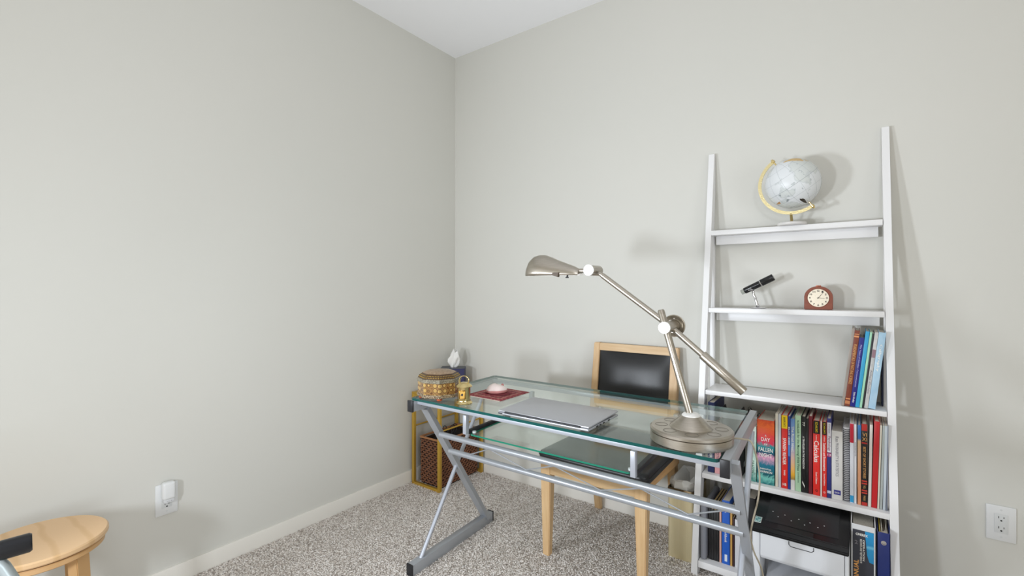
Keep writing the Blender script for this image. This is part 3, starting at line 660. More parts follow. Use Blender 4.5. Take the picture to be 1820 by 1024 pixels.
def clock():
    t = thing('desk_clock', 'small arched wooden clock with a gold dial on the second shelf', 'clock', (2.107, -.105, 1.1115))
    W, Hh = .098, .096; cw = mat('red_walnut', '#74341e', .4, nscale=8, namt=.3, col2='#8a4328', stretch=(1, 6, 6))
    def arch(w_, z0, zt, n=24):
        r = w_/2; zc = zt-r*.94; P = [(-r, z0), (r, z0)]
        for k in range(n+1): a = PI*k/n; P.append((r*math.cos(a), zc+r*.94*math.sin(a)))
        return P
    bm = BM(); prism(bm, arch(W, 0, Hh), 1, 0, .035, bev=.0025); obj('case', bm, cw, t, smooth=40)
    bm = BM(); lathe(bm, [(.0385, -.0005), (.0385, -.0018), (.0370, -.0025), (.0365, -.0012)], 0, 0, 48, z0=.048, axis='y', cap=False); obj('bezel', bm, mat('bezel_brown', '#7a3a22', .3), t)
    bm = BM(); lathe(bm, [(.0001, -.0008), (.0368, -.0008)], 0, 0, 48, z0=.048, axis='y', cap=False)
    dial = obj('dial', bm, mat('gold_dial', '#ddd3c0', .35, .5, bump=.1, bscale=300), t)
    for i in range(12):
        a = PI/2-2*PI*(i+1)/12; text('numeral', str(i+1), INK_K, dial, (.029*math.cos(a), -.0012, .048+.029*math.sin(a)), (1, 0, 0), (0, 0, 1), .006 if i < 9 else .0085, .0075, bold=.02)
    def hand(ang, ln, w_):
        a = math.radians(90-ang); d = Vector((math.cos(a), 0, math.sin(a))); n = Vector((-d.z, 0, d.x)); bm = BM(); o = Vector((0, -.0022, .048))
        vs = [bm.verts.new(o-d*.004+n*w_), bm.verts.new(o-d*.004-n*w_), bm.verts.new(o+d*ln-n*w_*.5), bm.verts.new(o+d*ln+n*w_*.5)]; bm.faces.new(vs)
        bmesh.ops.solidify(bm, geom=bm.faces[:], thickness=.0004); return obj('hand', bm, INK_K, dial, smooth=0)
    hand(94, .022, .0009); hand(38, .030, .0007)
    bm = BM(); lathe(bm, [(.0018, -.002), (.0018, -.003), (.0001, -.003)], 0, 0, 12, z0=.048, axis='y', cap=False); obj('hub', bm, INK_K, dial)
    bm = BM(); box(bm, -.009, .009, .012, .022, Hh-.001, Hh+.003, .001); obj('alarm_button', bm, mat('copper', '#b5654a', .3, .8), t)
clock()

def microscope():
    t = thing('handheld_microscope', 'small black tube microscope on a chrome stand on the second shelf', 'microscope', (1.886, -.092, 1.1115))
    a = Vector((1.819, -.092, 1.180)); b = Vector((1.945, -.092, 1.247)); d = (b-a).normalized()
    L = (b-a).length; k = mat('glossy_black', '#131417', .22)
    bm = BM(); tube(bm, [a+d*.014, a+d*.016, a+d*.085], [.0125, .0135, .0135], 24); obj('barrel', bm, k, t, True, smooth=40)
    bm = BM(); tube(bm, [a+d*.0855, a+d*.089], .0148, 24); obj('ring', bm, M_chrome, t, True)
    bm = BM(); tube(bm, [a+d*.0895, a+d*(L-.002), a+d*L], [.0148, .0148, .0135], 24); obj('grip', bm, k, t, True, smooth=40)
    bm = BM(); tube(bm, [a, a+d*.0135], .0108, 24); obj('lens_sleeve', bm, glass_mat('clear_acrylic', '#dadcda', .12, .1), t, True)
    n = Vector((-d.z, 0, d.x)); p = a+d*.044
    bm = BM(); tube(bm, [p+n*.0139+Vector((0, -.004, 0)), p-n*.004+Vector((0, -.0145, 0)), p-n*.0145], .0018, 8); tube(bm, [p-d*.014-n*.004+Vector((0, -.0142, 0)), p+d*.004-n*.012+Vector((0, -.009, 0))], .002, 8); obj('holder_clip', bm, M_chrome, t, True)
    j = p-n*.019
    P = [Vector(j), Vector((j.x+.001, -.092, j.z-.012)), Vector((j.x+.008, -.092, j.z-.027)), Vector((1.884, -.092, 1.122))]
    bm = BM()
    for c0, rr in ((P[0], .006), (P[2], .0065), (P[3], .0075)):
        bmesh.ops.create_icosphere(bm, subdivisions=2, radius=rr, matrix=Matrix.Translation(c0))
    tube(bm, [P[0], P[1], P[2], P[3]], [.0045, .0065, .005, .0055], 12); obj('ball_joint_stem', bm, M_chrome, t, True, smooth=60)
    bm = BM(); lathe(bm, [(.0001, 0), (.031, 0), (.032, .002), (.031, .004), (.012, .006), (.008, .010), (.0001, .011)], 1.885, -.092, 40, z0=1.1115); obj('base', bm, M_chrome, t, True)
microscope()

# ================================================================== DESK LAMP
def lamp():
    t = thing('desk_lamp', 'brushed nickel balance-arm lamp standing on the glass desk', 'lamp', (1.833, -.921, .7405))
    cx, cy, z = 1.833, -.921, .7405
    HO = Vector((.021, -.037, -.001)); PO = Vector((.012, -.037, .003))
    def put(off, name, bm, *a, **k): bmesh.ops.translate(bm, vec=off, verts=bm.verts[:]); return obj(name, bm, *a, **k)
    bm = BM(); lathe(bm, [(.0001, 0), (.115, 0), (.118, .002), (.118, .026), (.116, .027)], cx, cy, 72, z0=z); b = obj('base', bm, M_nickel, t, True)
    bm = BM(); lathe(bm, [(.116, .0275), (.1185, .029), (.1185, .0365), (.114, .041), (.0001, .0412)], cx, cy, 72, z0=z, cap=False); obj('base_plate', bm, M_nickel, t, True)
    for k in range(8):
        a = 2*PI*k/8+.3; bm = BM(); lathe(bm, [(.0165, 0), (.0175, .0008), (.0185, .0008), (.0195, 0)], cx+.085*math.cos(a), cy+.085*math.sin(a), 24, z0=z+.0412, cap=False)
        obj('recess_ring', bm, mat('nickel_dark', '#9b958c', .35, 1.0), b, True)
    bm = BM(); lathe(bm, [(.062, .0412), (.060, .045), (.028, .073), (.026, .075)], cx, cy, 56, z0=z, cap=False); obj('cone', bm, M_nickel, t, True)
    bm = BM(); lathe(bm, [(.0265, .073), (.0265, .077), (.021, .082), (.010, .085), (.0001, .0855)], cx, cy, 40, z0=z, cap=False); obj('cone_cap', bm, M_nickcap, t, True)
    # lower pole
    p0 = Vector((1.831, -.922, z+.075)); p1 = Vector((1.741, -.922, 1.132))
    bm = BM(); tube(bm, [p0, p0.lerp(p1, .985), p1], [.0108, .0108, .008], 22); obj('pole', bm, M_nickel, t, True, smooth=40)
    bm = BM(); prism(bm, [(1.335, 1.2475), (1.342, 1.256), (1.366, 1.256), (1.362, 1.240)], 1, -.9135, -.900); put(HO, 'shade_slot', bm, mat('socket_brown', '#4a3a28', .5), t, True, smooth=0)
    # pivot joint
    jx, jz = 1.7485, 1.075
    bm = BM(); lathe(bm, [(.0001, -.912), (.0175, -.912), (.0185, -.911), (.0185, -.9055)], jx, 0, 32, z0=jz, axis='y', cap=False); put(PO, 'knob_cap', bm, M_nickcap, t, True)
    bm = BM(); lathe(bm, [(.0180, -.905), (.0180, -.815), (.012, -.815)], jx, 0, 32, z0=jz, axis='y'); put(PO, 'pivot_barrel', bm, M_nickel, t, True)
    bm = BM(); lathe(bm, [(.0001, -.812), (.024, -.812), (.033, -.818), (.036, -.817), (.035, -.811), (.024, -.806), (.0001, -.806)], jx, 0, 36, z0=jz, axis='y', cap=False); put(PO, 'knob_flange', bm, M_nickel, t, True)
    # balance arm
    aL = Vector((1.508, -.852, 1.243))+HO; jn = Vector((jx, -.852, jz))+PO; aE = Vector((1.9735, -.889, .898)); sl = Vector((1.8575, -.889, .9975))
    bm = BM(); tube(bm, [aL, jn, sl.lerp(aE, .1)], .0095, 20); obj('arm', bm, M_nickel, t, True)
    d = (aE-sl).normalized()
    bm = BM(); tube(bm, [sl, sl+d*.002, aE-d*.002, aE], [.0125, .0138, .0138, .0125], 24); obj('counterweight', bm, M_nickel, t, True, smooth=40)
    # head joint
    hx, hz = 1.474, 1.262
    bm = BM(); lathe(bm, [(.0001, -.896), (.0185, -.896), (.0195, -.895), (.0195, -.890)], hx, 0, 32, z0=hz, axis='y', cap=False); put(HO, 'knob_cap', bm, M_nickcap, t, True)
    bm = BM(); lathe(bm, [(.018, -.8895), (.018, -.818), (.014, -.814)], hx, 0, 32, z0=hz, axis='y'); put(HO, 'pivot_barrel', bm, M_nickel, t, True)
    bm = BM(); tube(bm, [(1.495, -.852, 1.252), aL-HO], .0085, 16); tube(bm, [(1.462, -.868, 1.261), (1.425, -.868, 1.262)], .0075, 16); put(HO, 'neck', bm, M_nickel, t, True)
    # shade: pharmacy dome open below
    S = [(1.431, 1.262, .011, 1.251), (1.425, 1.268, .017, 1.247), (1.41, 1.276, .024, 1.246), (1.39, 1.284, .031, 1.246), (1.372, 1.290, .036, 1.246), (1.35, 1.298, .042, 1.246), (1.333, 1.304, .046, 1.246), (1.31, 1.314, .051, 1.246), (1.285, 1.3225, .055, 1.246), (1.265, 1.324, .056, 1.246), (1.245, 1.320, .054, 1.246), (1.230, 1.309, .048, 1.246), (1.219, 1.291, .038, 1.246), (1.213, 1.268, .024, 1.246), (1.211, 1.256, .010, 1.246)]
    y0 = -.868; n = 28; rows = []
    for i, (x, zt, w_, zb) in enumerate(S):
        a0 = 0; row = []
        for k in range(n+1):
            a = PI+a0+(-PI-a0)*k/n if False else a0+(PI-a0)*k/n
            row.append((x+.0*a, y0-w_*math.cos(a), zb+(zt-zb)*math.sin(a)**.85 if math.sin(a) > 0 else zb))
        rows.append(row)
    bm = BM(); mesh_grid(bm, rows); sh = put(HO, 'lamp_shade', bm, [M_nickel, mat('shade_lining', '#e8e6e0', .5)], t, True, smooth=60)
    md = sh.modifiers.new('wall', 'SOLIDIFY'); md.thickness = .0010; md.offset = -1; md.material_offset = 1
    bm = BM(); bmesh.ops.create_uvsphere(bm, u_segments=16, v_segments=10, radius=.018, matrix=Matrix.Translation((1.30, -.868, 1.272)) @ Matrix.Scale(1.5, 4, (1, 0, 0))); put(HO, 'bulb', bm, mat('bulb_glass', '#dcd8cf', .3), t, True)
    bm = BM(); tube(bm, [(1.385, -.868, 1.262), (1.325, -.868, 1.268)], .014, 16); put(HO, 'socket', bm, mat('socket_brown', '#4a3a28', .5), t, True)
    bm = BM(); tube(bm, [(1.392, -.893, 1.25), (1.392, -.897, 1.238)], .003, 8); tube(bm, [(1.386, -.897, 1.238), (1.398, -.897, 1.238)], .002, 8); put(HO, 'switch', bm, M_dkcap, t, True)
    # cord over the desk rail and down
    bm = BM(); K = [(1.930, -.858, .7455), (1.943, -.862, .752), (1.965, -.862, .7535), (1.986, -.855, .748), (1.997, -.835, .70), (2.000, -.80, .63), (1.99, -.76, .55), (1.972, -.735, .47), (1.962, -.72, .41), (1.968, -.70, .35), (1.99, -.68, .28), (2.0, -.66, .15), (2.0, -.62, .02), (2.0, -.5, .012)]
    pts = []
    for i in range(len(K)-1):
        p = [Vector(K[max(i-1, 0)]), Vector(K[i]), Vector(K[i+1]), Vector(K[min(i+2, len(K)-1)])]
        for s in range(5):
            u = s/5; pts.append(.5*((2*p[1])+(p[2]-p[0])*u+(2*p[0]-5*p[1]+4*p[2]-p[3])*u*u+(3*p[1]-p[0]-3*p[2]+p[3])*u**3))
    pts.append(Vector(K[-1])); tube(bm, pts, .0026, 8); obj('power_cord', bm, mat('cord_cream', '#b3a996', .5), t, True)
lamp()

# ================================================================== LAPTOP
def laptop():
    al = mat('silver_aluminium', '#b9bbc1', .38, .5); dk = mat('laptop_dark', '#2a2b30', .5)
    t = thing('laptop', 'closed silver laptop lying on the glass desk', 'laptop', (1.365, -.925, .7405))
    x0, x1, y0, y1, z = 1.183, 1.548, -1.036, -.805, .7405
    bm = BM(); box(bm, x0, x1, y0, y1, z+.0015, z+.0095, .003); obj('base', bm, al, t, True)
    bm = BM(); box(bm, x0, x1, y0+.004, y1, 0, .0055, .002, mtx=Matrix.Translation((0, y0, z+.0105)) @ Matrix.Rotation(math.radians(1.4), 4, 'X') @ Matrix.Translation((0, -y0, 0))); obj('lid', bm, al, t, True)
    bm = BM(); tube(bm, [(x0+.03, y0+.004, z+.0105), (x1-.03, y0+.004, z+.0105)], .0045, 12); obj('hinge', bm, dk, t, True)
    bm = BM(); box(bm, x0+.012, x1-.012, y0+.03, y1-.01, z+.0095, z+.0102); obj('keyboard', bm, dk, t, True, smooth=0)
    for x in (x0+.03, x1-.05):
        for y in (y0+.02, y1-.035):
            bm = BM(); box(bm, x, x+.02, y, y+.012, z, z+.0016); obj('rubber_foot', bm, dk, t, True, smooth=0)
    for y in (-.98, -.955, -.93, -.89):
        bm = BM(); box(bm, x1-.001, x1+.0004, y, y+.014, z+.003, z+.0075); obj('port', bm, INK_K, t, True, smooth=0)
    bm = BM(); box(bm, x0+.002, x0+.02, y0-.0004, y0+.001, z+.004, z+.008); obj('port', bm, INK_K, t, True, smooth=0)
laptop()

# ================================================================== MOUSE PAD AND MOUSE
def mousepad():
    t = thing('mouse_pad', 'red patterned rug-style mouse pad on the glass desk', 'mouse pad', (.978, -.772, .7405), (0, 0, math.radians(-1)))
    W, D = .188, .205
    m = bpy.data.materials.new('rug_print'); m.use_nodes = True; nt = m.node_tree; b = nt.nodes['Principled BSDF']; b.inputs['Roughness'].default_value = .8
    tc = nt.nodes.new('ShaderNodeTexCoord'); v = nt.nodes.new('ShaderNodeTexVoronoi'); v.inputs['Scale'].default_value = 95; nt.links.new(tc.outputs['Object'], v.inputs['Vector'])
    r = nt.nodes.new('ShaderNodeValToRGB'); e = r.color_ramp.elements; e[0].position = 0; e[0].color = lin('#d3b49c'); e[1].position = .62; e[1].color = lin('#8f3440')
    q = e.new(.3); q.color = lin('#a85350'); nt.links.new(v.outputs['Distance'], r.inputs[0]); nt.links.new(r.outputs[0], b.inputs['Base Color'])
    bm = BM(); box(bm, -W/2, W/2, -D/2, D/2, 0, .0025, .0008); obj('pad', bm, m, t)
    for n, (a, b_, c) in enumerate(((.97, .93, '#7a2e38'), (.76, .73, '#c9a690'), (.62, .59, '#5d3a46'))):
        bm = BM(); o = .0027+.0003*n
        for s in ((a, b_),):
            w2, d2, w3, d3 = W/2*a, D/2*a, W/2*b_, D/2*b_
            O = [bm.verts.new(p) for p in ((-w2, -d2, o), (w2, -d2, o), (w2, d2, o), (-w2, d2, o))]; I = [bm.verts.new(p) for p in ((-w3, -d3, o), (w3, -d3, o), (w3, d3, o), (-w3, d3, o))]
            for k in range(4): bm.faces.new([O[k], O[(k+1) % 4], I[(k+1) % 4], I[k]])
        obj('border_band', bm, mat('rug_'+c, c, .85), t, smooth=0)
    bm = BM(); o = .0038; vs = [bm.verts.new((.062*math.cos(2*PI*k/24)*(1+.12*math.cos(8*PI*k/12)), .048*math.sin(2*PI*k/24)*(1+.12*math.cos(8*PI*k/12)), o)) for k in range(24)]; bm.faces.new(vs); obj('medallion', bm, mat('rug_medallion', '#6e1524', .85), t, smooth=0)
    bm = BM()
    for s in (-1, 1):
        for k in range(60): x = -W/2+(k+.5)*W/60; tube(bm, [(x, s*D/2, .0012), (x+random.uniform(-.001, .001), s*(D/2+.007), .0006)], .0009, 4)
    o = obj('fringe', bm, mat('fringe_white', '#e8ddd2', .9), t); o['kind'] = 'stuff'
    t = thing('computer_mouse', 'rounded pink and white computer mouse on the red mouse pad', 'mouse', (.965, -.765, .7445), (0, 0, math.radians(-38)))
    def hull(z0, sc, hh):
        rows = []
        for i in range(9):
            ph = PI/2*i/8; rr = math.cos(ph); rows.append([(sc*.031*rr*math.cos(a), sc*.047*rr*math.sin(a)*(1+.05*math.cos(a)), z0+hh*math.sin(ph)*(1-.12*math.sin(a))) for a in [2*PI*k/32 for k in range(32)]])
        return rows
    bm = BM(); R = mesh_grid(bm, hull(.006, 1.0, .031)[:-1], True); bm.faces.new(R[0]); bm.faces.new(R[-1]); obj('top_shell', bm, mat('mouse_pink_white', '#f3e4e0', .35), t, smooth=60)
    bm = BM(); rows = [[(1.0*r_*.031*math.cos(a), 1.0*r_*.047*math.sin(a), z_) for a in [2*PI*k/32 for k in range(32)]] for r_, z_ in ((.93, 0), (1.01, .002), (1.03, .008), (1.0, .012))]; R = mesh_grid(bm, rows, True); bm.faces.new(R[0]); obj('side_band', bm, mat('mouse_rose', '#cf8f8c', .4), t, smooth=60)
    bm = BM(); lathe(bm, [(.0001, -.0025), (.006, -.0025), (.006, .0025), (.0001, .0025)], 0, 0, 16, z0=0, axis='y', cap=False); bmesh.ops.transform(bm, matrix=Matrix.Translation((0, .026, .0300)) @ Matrix.Rotation(PI/2, 4, 'Z'), verts=bm.verts[:]); obj('scroll_wheel', bm, mat('wheel_rose', '#b97c78', .5), t)
mousepad()

# ================================================================== INLAID BOX AND BRASS LANTERN ON THE DESK
def inlaid_box():
    cx, cy = .818, -.968
    t = thing('inlaid_box', 'octagonal wooden box with gilt inlay patterns on the desk corner', 'box', (cx, cy, .7405), (0, 0, math.radians(-45)))
    m = bpy.data.materials.new('inlay'); m.use_nodes = True; nt = m.node_tree; b = nt.nodes['Principled BSDF']; b.inputs['Roughness'].default_value = .22; b.inputs['Coat Weight'].default_value = .5
    tc = nt.nodes.new('ShaderNodeTexCoord'); v = nt.nodes.new('ShaderNodeTexVoronoi'); v.inputs['Scale'].default_value = 48; v.inputs['Randomness'].default_value = .15; nt.links.new(tc.outputs['Object'], v.inputs['Vector'])
    r = nt.nodes.new('ShaderNodeValToRGB'); e = r.color_ramp.elements; e[0].position = 0; e[0].color = lin('#d6b468'); e[1].position = .75; e[1].color = lin('#5c3a1e')
    for p, c in ((.2, '#a98848'), (.35, '#bf9c5c'), (.42, '#5f4024'), (.6, '#96703f')):
        q = e.new(p); q.color = lin(c)
    nt.links.new(v.outputs['Distance'], r.inputs[0]); nt.links.new(r.outputs[0], b.inputs['Base Color'])
    m2 = bpy.data.materials.new('fine_inlay'); m2.use_nodes = True; nt = m2.node_tree; b = nt.nodes['Principled BSDF']; b.inputs['Roughness'].default_value = .3
    tc = nt.nodes.new('ShaderNodeTexCoord'); v = nt.nodes.new('ShaderNodeTexVoronoi'); v.inputs['Scale'].default_value = 220; nt.links.new(tc.outputs['Object'], v.inputs['Vector'])
    r = nt.nodes.new('ShaderNodeValToRGB'); e = r.color_ramp.elements; e[0].position = .1; e[0].color = lin('#c7b79a'); e[1].position = .6; e[1].color = lin('#5a4630'); nt.links.new(v.outputs['Distance'], r.inputs[0]); nt.links.new(r.outputs[0], b.inputs['Base Color'])
    r8 = .0900
    def octa(r, z): return [(r*math.cos(2*PI*k/8), r*math.sin(2*PI*k/8), z) for k in range(8)]
    def shell(name, prof, mm, sm=20):
        bm = BM(); R = mesh_grid(bm, [octa(r_, z_) for r_, z_ in prof], True); bm.faces.new(R[0]); bm.faces.new(R[-1]); return obj(name, bm, mm, t, smooth=sm)
    shell('lower_band', [(r8+.001, .012), (r8+.003, .015), (r8+.003, .024), (r8, .026)], m2)
    body = shell('body', [(r8-.001, .026), (r8-.001, .072)], m)
    shell('upper_band', [(r8, .072), (r8+.003, .074), (r8+.003, .086), (r8+.001, .088)], mat('inlay_grey', '#9b9480', .3, nscale=260, namt=.15, col2='#4c4436'))
    shell('lid', [(r8-.001, .088), (r8-.006, .098), (r8-.020, .107)], mat('lid_brown', '#4e3823', .35))
    shell('lid_top', [(r8-.018, .107), (r8-.034, .112), (r8-.06, .1145), (.004, .116)], mat('lid_inlay', '#b39a80', .35, nscale=120, namt=.2, col2='#8f7458'), 60)
    # raised triangular studs around the lid
    bm = BM(); 
    for k in range(8):
        A = Vector(octa(r8-.002, .092)[k]); B = Vector(octa(r8-.002, .092)[(k+1) % 8]); A2 = Vector(octa(r8-.014, .104)[k]); B2 = Vector(octa(r8-.014, .104)[(k+1) % 8])
        for i in range(9):
            for rr in (0, 1):
                u = (i+.5+.0*rr)/9; p = A.lerp(B, u).lerp(A2.lerp(B2, u), .15+.5*rr); nrm = Vector((p.x, p.y, .02)).normalized()
                tube(bm, [p-nrm*.001, p+nrm*.0012], [.0024, .0012], 4)
    o = obj('lid_studs', bm, mat('stud_gold', '#d2b04a', .3, .5), t); o['kind'] = 'stuff'
    for k in range(4):
        a = PI/4+PI/2*k+PI/8*0; bm = BM(); bmesh.ops.create_uvsphere(bm, u_segments=14, v_segments=8, radius=.012, matrix=Matrix.Translation((.074*math.cos(a+PI/4), .074*math.sin(a+PI/4), .0062)) @ Matrix.Scale(.52, 4, (0, 0, 1))); obj('foot', bm, mat('red_lacquer', '#b5502c', .3), t)
inlaid_box()

def lantern():
    cx, cy = .972, -.985
    t = thing('brass_lantern', 'small polished brass lantern figure with a ring handle beside the box', 'ornament', (cx, cy, .7405), (0, 0, math.radians(26)))
    bm = BM(); lathe(bm, [(.0001, 0), (.033, 0), (.034, .004), (.031, .008), (.027, .011), (.0265, .014)], 0, 0, 40, cap=False); obj('base', bm, M_brass, t)
    bm = BM(); lathe(bm, [(.0255, .013), (.0255, .064), (.0265, .066)], 0, 0, 40); obj('body', bm, M_brass, t)
    bm = BM(); lathe(bm, [(.0265, .066), (.0325, .067), (.033, .0695), (.030, .073), (.022, .080), (.018, .082), (.012, .084), (.0001, .0845)], 0, 0, 40, cap=False); obj('roof', bm, M_brass, t)
    bm = BM(); tube(bm, [(.0195*math.cos(a), 0, .092+.017*math.sin(a)) for a in [PI*k/16*1.0 for k in range(17)]], .0017, 8); tube(bm, [(-.018, 0, .078), (-.0195, 0, .093)], .0034, 10); tube(bm, [(.018, 0, .078), (.0195, 0, .093)], .0034, 10); obj('ring_handle', bm, M_brass, t)
    bm = BM()
    for z in (.022, .052): box(bm, -.012, .012, -.0275, -.024, z, z+.003, .0005)
    for x in (-.0125, .010): box(bm, x, x+.003, -.0275, -.022, .022, .055, .0005)
    obj('window_frame', bm, M_brassd, t)
    bm = BM(); box(bm, -.010, .010, -.0262, -.024, .025, .052); pn = obj('window_panel', bm, mat('brass_satin', '#c79f55', .35, .9), t, smooth=0)
    bm = BM(); prism(bm, [(-.006, .034), (-.001, .036), (.003, .034), (.004, .041), (.001, .045), (-.004, .042)], 1, -.0272, -.026); obj('silhouette', bm, INK_K, pn, smooth=0)
lantern()

# ================================================================== GOLD SIDE TABLE, BASKET, TISSUES
def side_table():
    t = thing('side_table', 'narrow gold metal frame side table in the corner', 'side table', (.15, -.21, 0))
    x0, x1, y0, y1, zt = .030, .268, -.418, -.02, .565; s = .019
    def bar(name, a0, a1, b0, b1, c0, c1, par=t):
        bm = BM(); box(bm, a0, a1, b0, b1, c0, c1, .001); return obj(name, bm, M_gold, par, True)
    for x in (x0, x1-s):
        for y in (y0, y1-s): bar('leg', x, x+s, y, y+s, 0, zt-.012)
    for y in (y0, y1-s): bar('base_bar', x0+s, x1-s, y, y+s, 0, .018)
    for x in (x0, x1-s): bar('top_bar', x, x+s, y0+s, y1-s, zt-.03, zt-.012)
    for y in (y0, y1-s): bar('top_bar', x0+s, x1-s, y, y+s, zt-.03, zt-.012)
    for x in (x0+.004, x1-.015):
        bm = BM(); tube(bm, [(x+.005, y0+s, .355), (x+.005, y1-s, .355)], .005, 10); obj('side_rod', bm, M_gold, t, True)
        bm = BM(); box(bm, x, x+.01, y0+s, y1-s, .0, .018, .001); 
        bm.free()
    bm = BM(); box(bm, x0, x1, y0, y1, zt-.012, zt, .001); obj('table_top', bm, M_gold, t, True)
side_table()

def basket():
    t = thing('wicker_basket', 'brown woven basket standing inside the gold side table', 'basket', (.145, -.21, 0))
    x0, x1, y0, y1, h = .062, .238, -.375, -.045, .285
    wk = mat('wicker_strand', '#8f5f41', .6, nscale=55, namt=.25, col2='#5a3420', bump=.4, bscale=300)
    # geometry weave: overlapping slanted strands on the four sides
    bm = BM(); rnd = random.Random(5)
    bx = (x0+.006, x1-.006, y0+.006, y1-.006)
    box(bm, bx[0], bx[0]+.004, bx[2], bx[3], .004, h-.01); box(bm, bx[1]-.004, bx[1], bx[2], bx[3], .004, h-.01); box(bm, bx[0], bx[1], bx[2], bx[2]+.004, .004, h-.01); box(bm, bx[0], bx[1], bx[3]-.004, bx[3], .004, h-.01); box(bm, bx[0], bx[1], bx[2], bx[3], .002, .006)
    obj('liner', bm, mat('wicker_dark', '#2b1a12', .8), t, True)
    bm = BM()
    for side, (pa, pb) in enumerate((((x0, y0), (x1, y0)), ((x1, y0), (x1, y1)), ((x1, y1), (x0, y1)), ((x0, y1), (x0, y0)))):
        pa, pb = Vector(pa), Vector(pb); L = (pb-pa).length; d = (pb-pa).normalized(); n = Vector((d.y, -d.x)); nc = int(L/.016); nr = 19
        for i in range(nc):
            for j in range(nr):
                u = (i+.5+rnd.uniform(-.15, .15))*L/nc; z = .010+(j+.5)*(h-.022)/nr
                sl = (.55 if (i+j) % 2 else -.45)+rnd.uniform(-.2, .2); ln = .0118; off = .001+.0025*((i+j) % 2)-.007
                cx_ = pa+d*u+n*off
                a = Vector((cx_.x-d.x*ln*math.cos(sl), cx_.y-d.y*ln*math.cos(sl), z-ln*math.sin(sl))); b = Vector((cx_.x+d.x*ln*math.cos(sl), cx_.y+d.y*ln*math.cos(sl), z+ln*math.sin(sl)))
                m_ = (a+b)/2+Vector((n.x, n.y, 0))*.0035
                tube(bm, [a, m_, b], [.0026, .0060, .0026], 5, False)
    o = obj('weave', bm, wk, t, True); o['kind'] = 'stuff'
    bm = BM()
    for a, b in (((x0, y0), (x1, y0)), ((x1, y0), (x1, y1)), ((x1, y1), (x0, y1)), ((x0, y1), (x0, y0))): tube(bm, [(a[0], a[1], h), (b[0], b[1], h)], .0065, 10)
    obj('rim', bm, mat('wicker_rim', '#a3714a', .55), t, True)
    bm = BM()
    for k, (x, y) in enumerate(((.10, -.20), (.14, -.16), (.17, -.22))):
        tube(bm, [(x+.02*math.cos(a), y+.012*math.sin(a)*k, .286+.03*math.sin(a)+.03*k*.3) for a in [2*PI*i/18 for i in range(19)]], .0025, 6)
    obj('cable', bm, M_dkcap, t, True, label='black cable loops')
    bm = BM(); box(bm, x0+.014, x1-.014, y0+.014, y1-.014, .20, .262, .01); obj('dark_contents', bm, mat('dark_cloth', '#191516', .9), t, True)
basket()

def crumple(bm, cx, cy, z0, hgt, prof, waves, seed, seg=40, tilt=(0, 0)):
    rnd = random.Random(seed); ph = [rnd.uniform(0, 6.28) for _ in range(6)]; rows = []
    n = 14
    for i in range(n+1):
        v = i/n; r = prof(v); row = []
        for k in range(seg):
            a = 2*PI*k/seg
            q = 1+waves*(.5*math.sin(3*a+ph[0]+v*3)+.35*math.sin(5*a+ph[1]-v*4)+.25*math.sin(9*a+ph[2]+v*7)+rnd.uniform(-.12, .12))
            row.append((cx+tilt[0]*v+r*q*math.cos(a), cy+tilt[1]*v+r*q*math.sin(a)*.8, z0+hgt*(v+.10*v*math.sin(4*a+ph[3])+.06*v*math.sin(7*a+ph[4]))))
        rows.append(row)
    return mesh_grid(bm, rows, True)
def tissues():
    t = thing('tissue_box', 'navy blue tissue box on the gold side table', 'tissue box', (.108, -.135, .5655), (0, 0, math.radians(36)))
    bm = BM(); box(bm, -.077, .077, -.05, .05, 0, .117, .001); obj('carton', bm, ramp_mat('navy_carton', 'X', -.08, .08, [(0, '#23242c'), (.4, '#20244a'), (1, '#1d1f56')], noise=.4, nscale=14), t, smooth=0)
    bm = BM(); box(bm, -.0768, .0768, -.0498, .0498, .117, .1176); obj('carton_top', bm, mat('carton_top_grey', '#54575f', .5), t, smooth=0)
    bm = BM(); crumple(bm, 0.002, 0, .117, .108, lambda v: .016+.018*math.sin(min(1, v*1.35)*PI*.62)-.018*max(0, v-.6)/.4, .45, 3, tilt=(.012, 0)); o = obj('tissue', bm, mat('tissue_paper', '#eeeeec', .9), t, smooth=60)
    md = o.modifiers.new('thick', 'SOLIDIFY'); md.thickness = .0006
tissues()

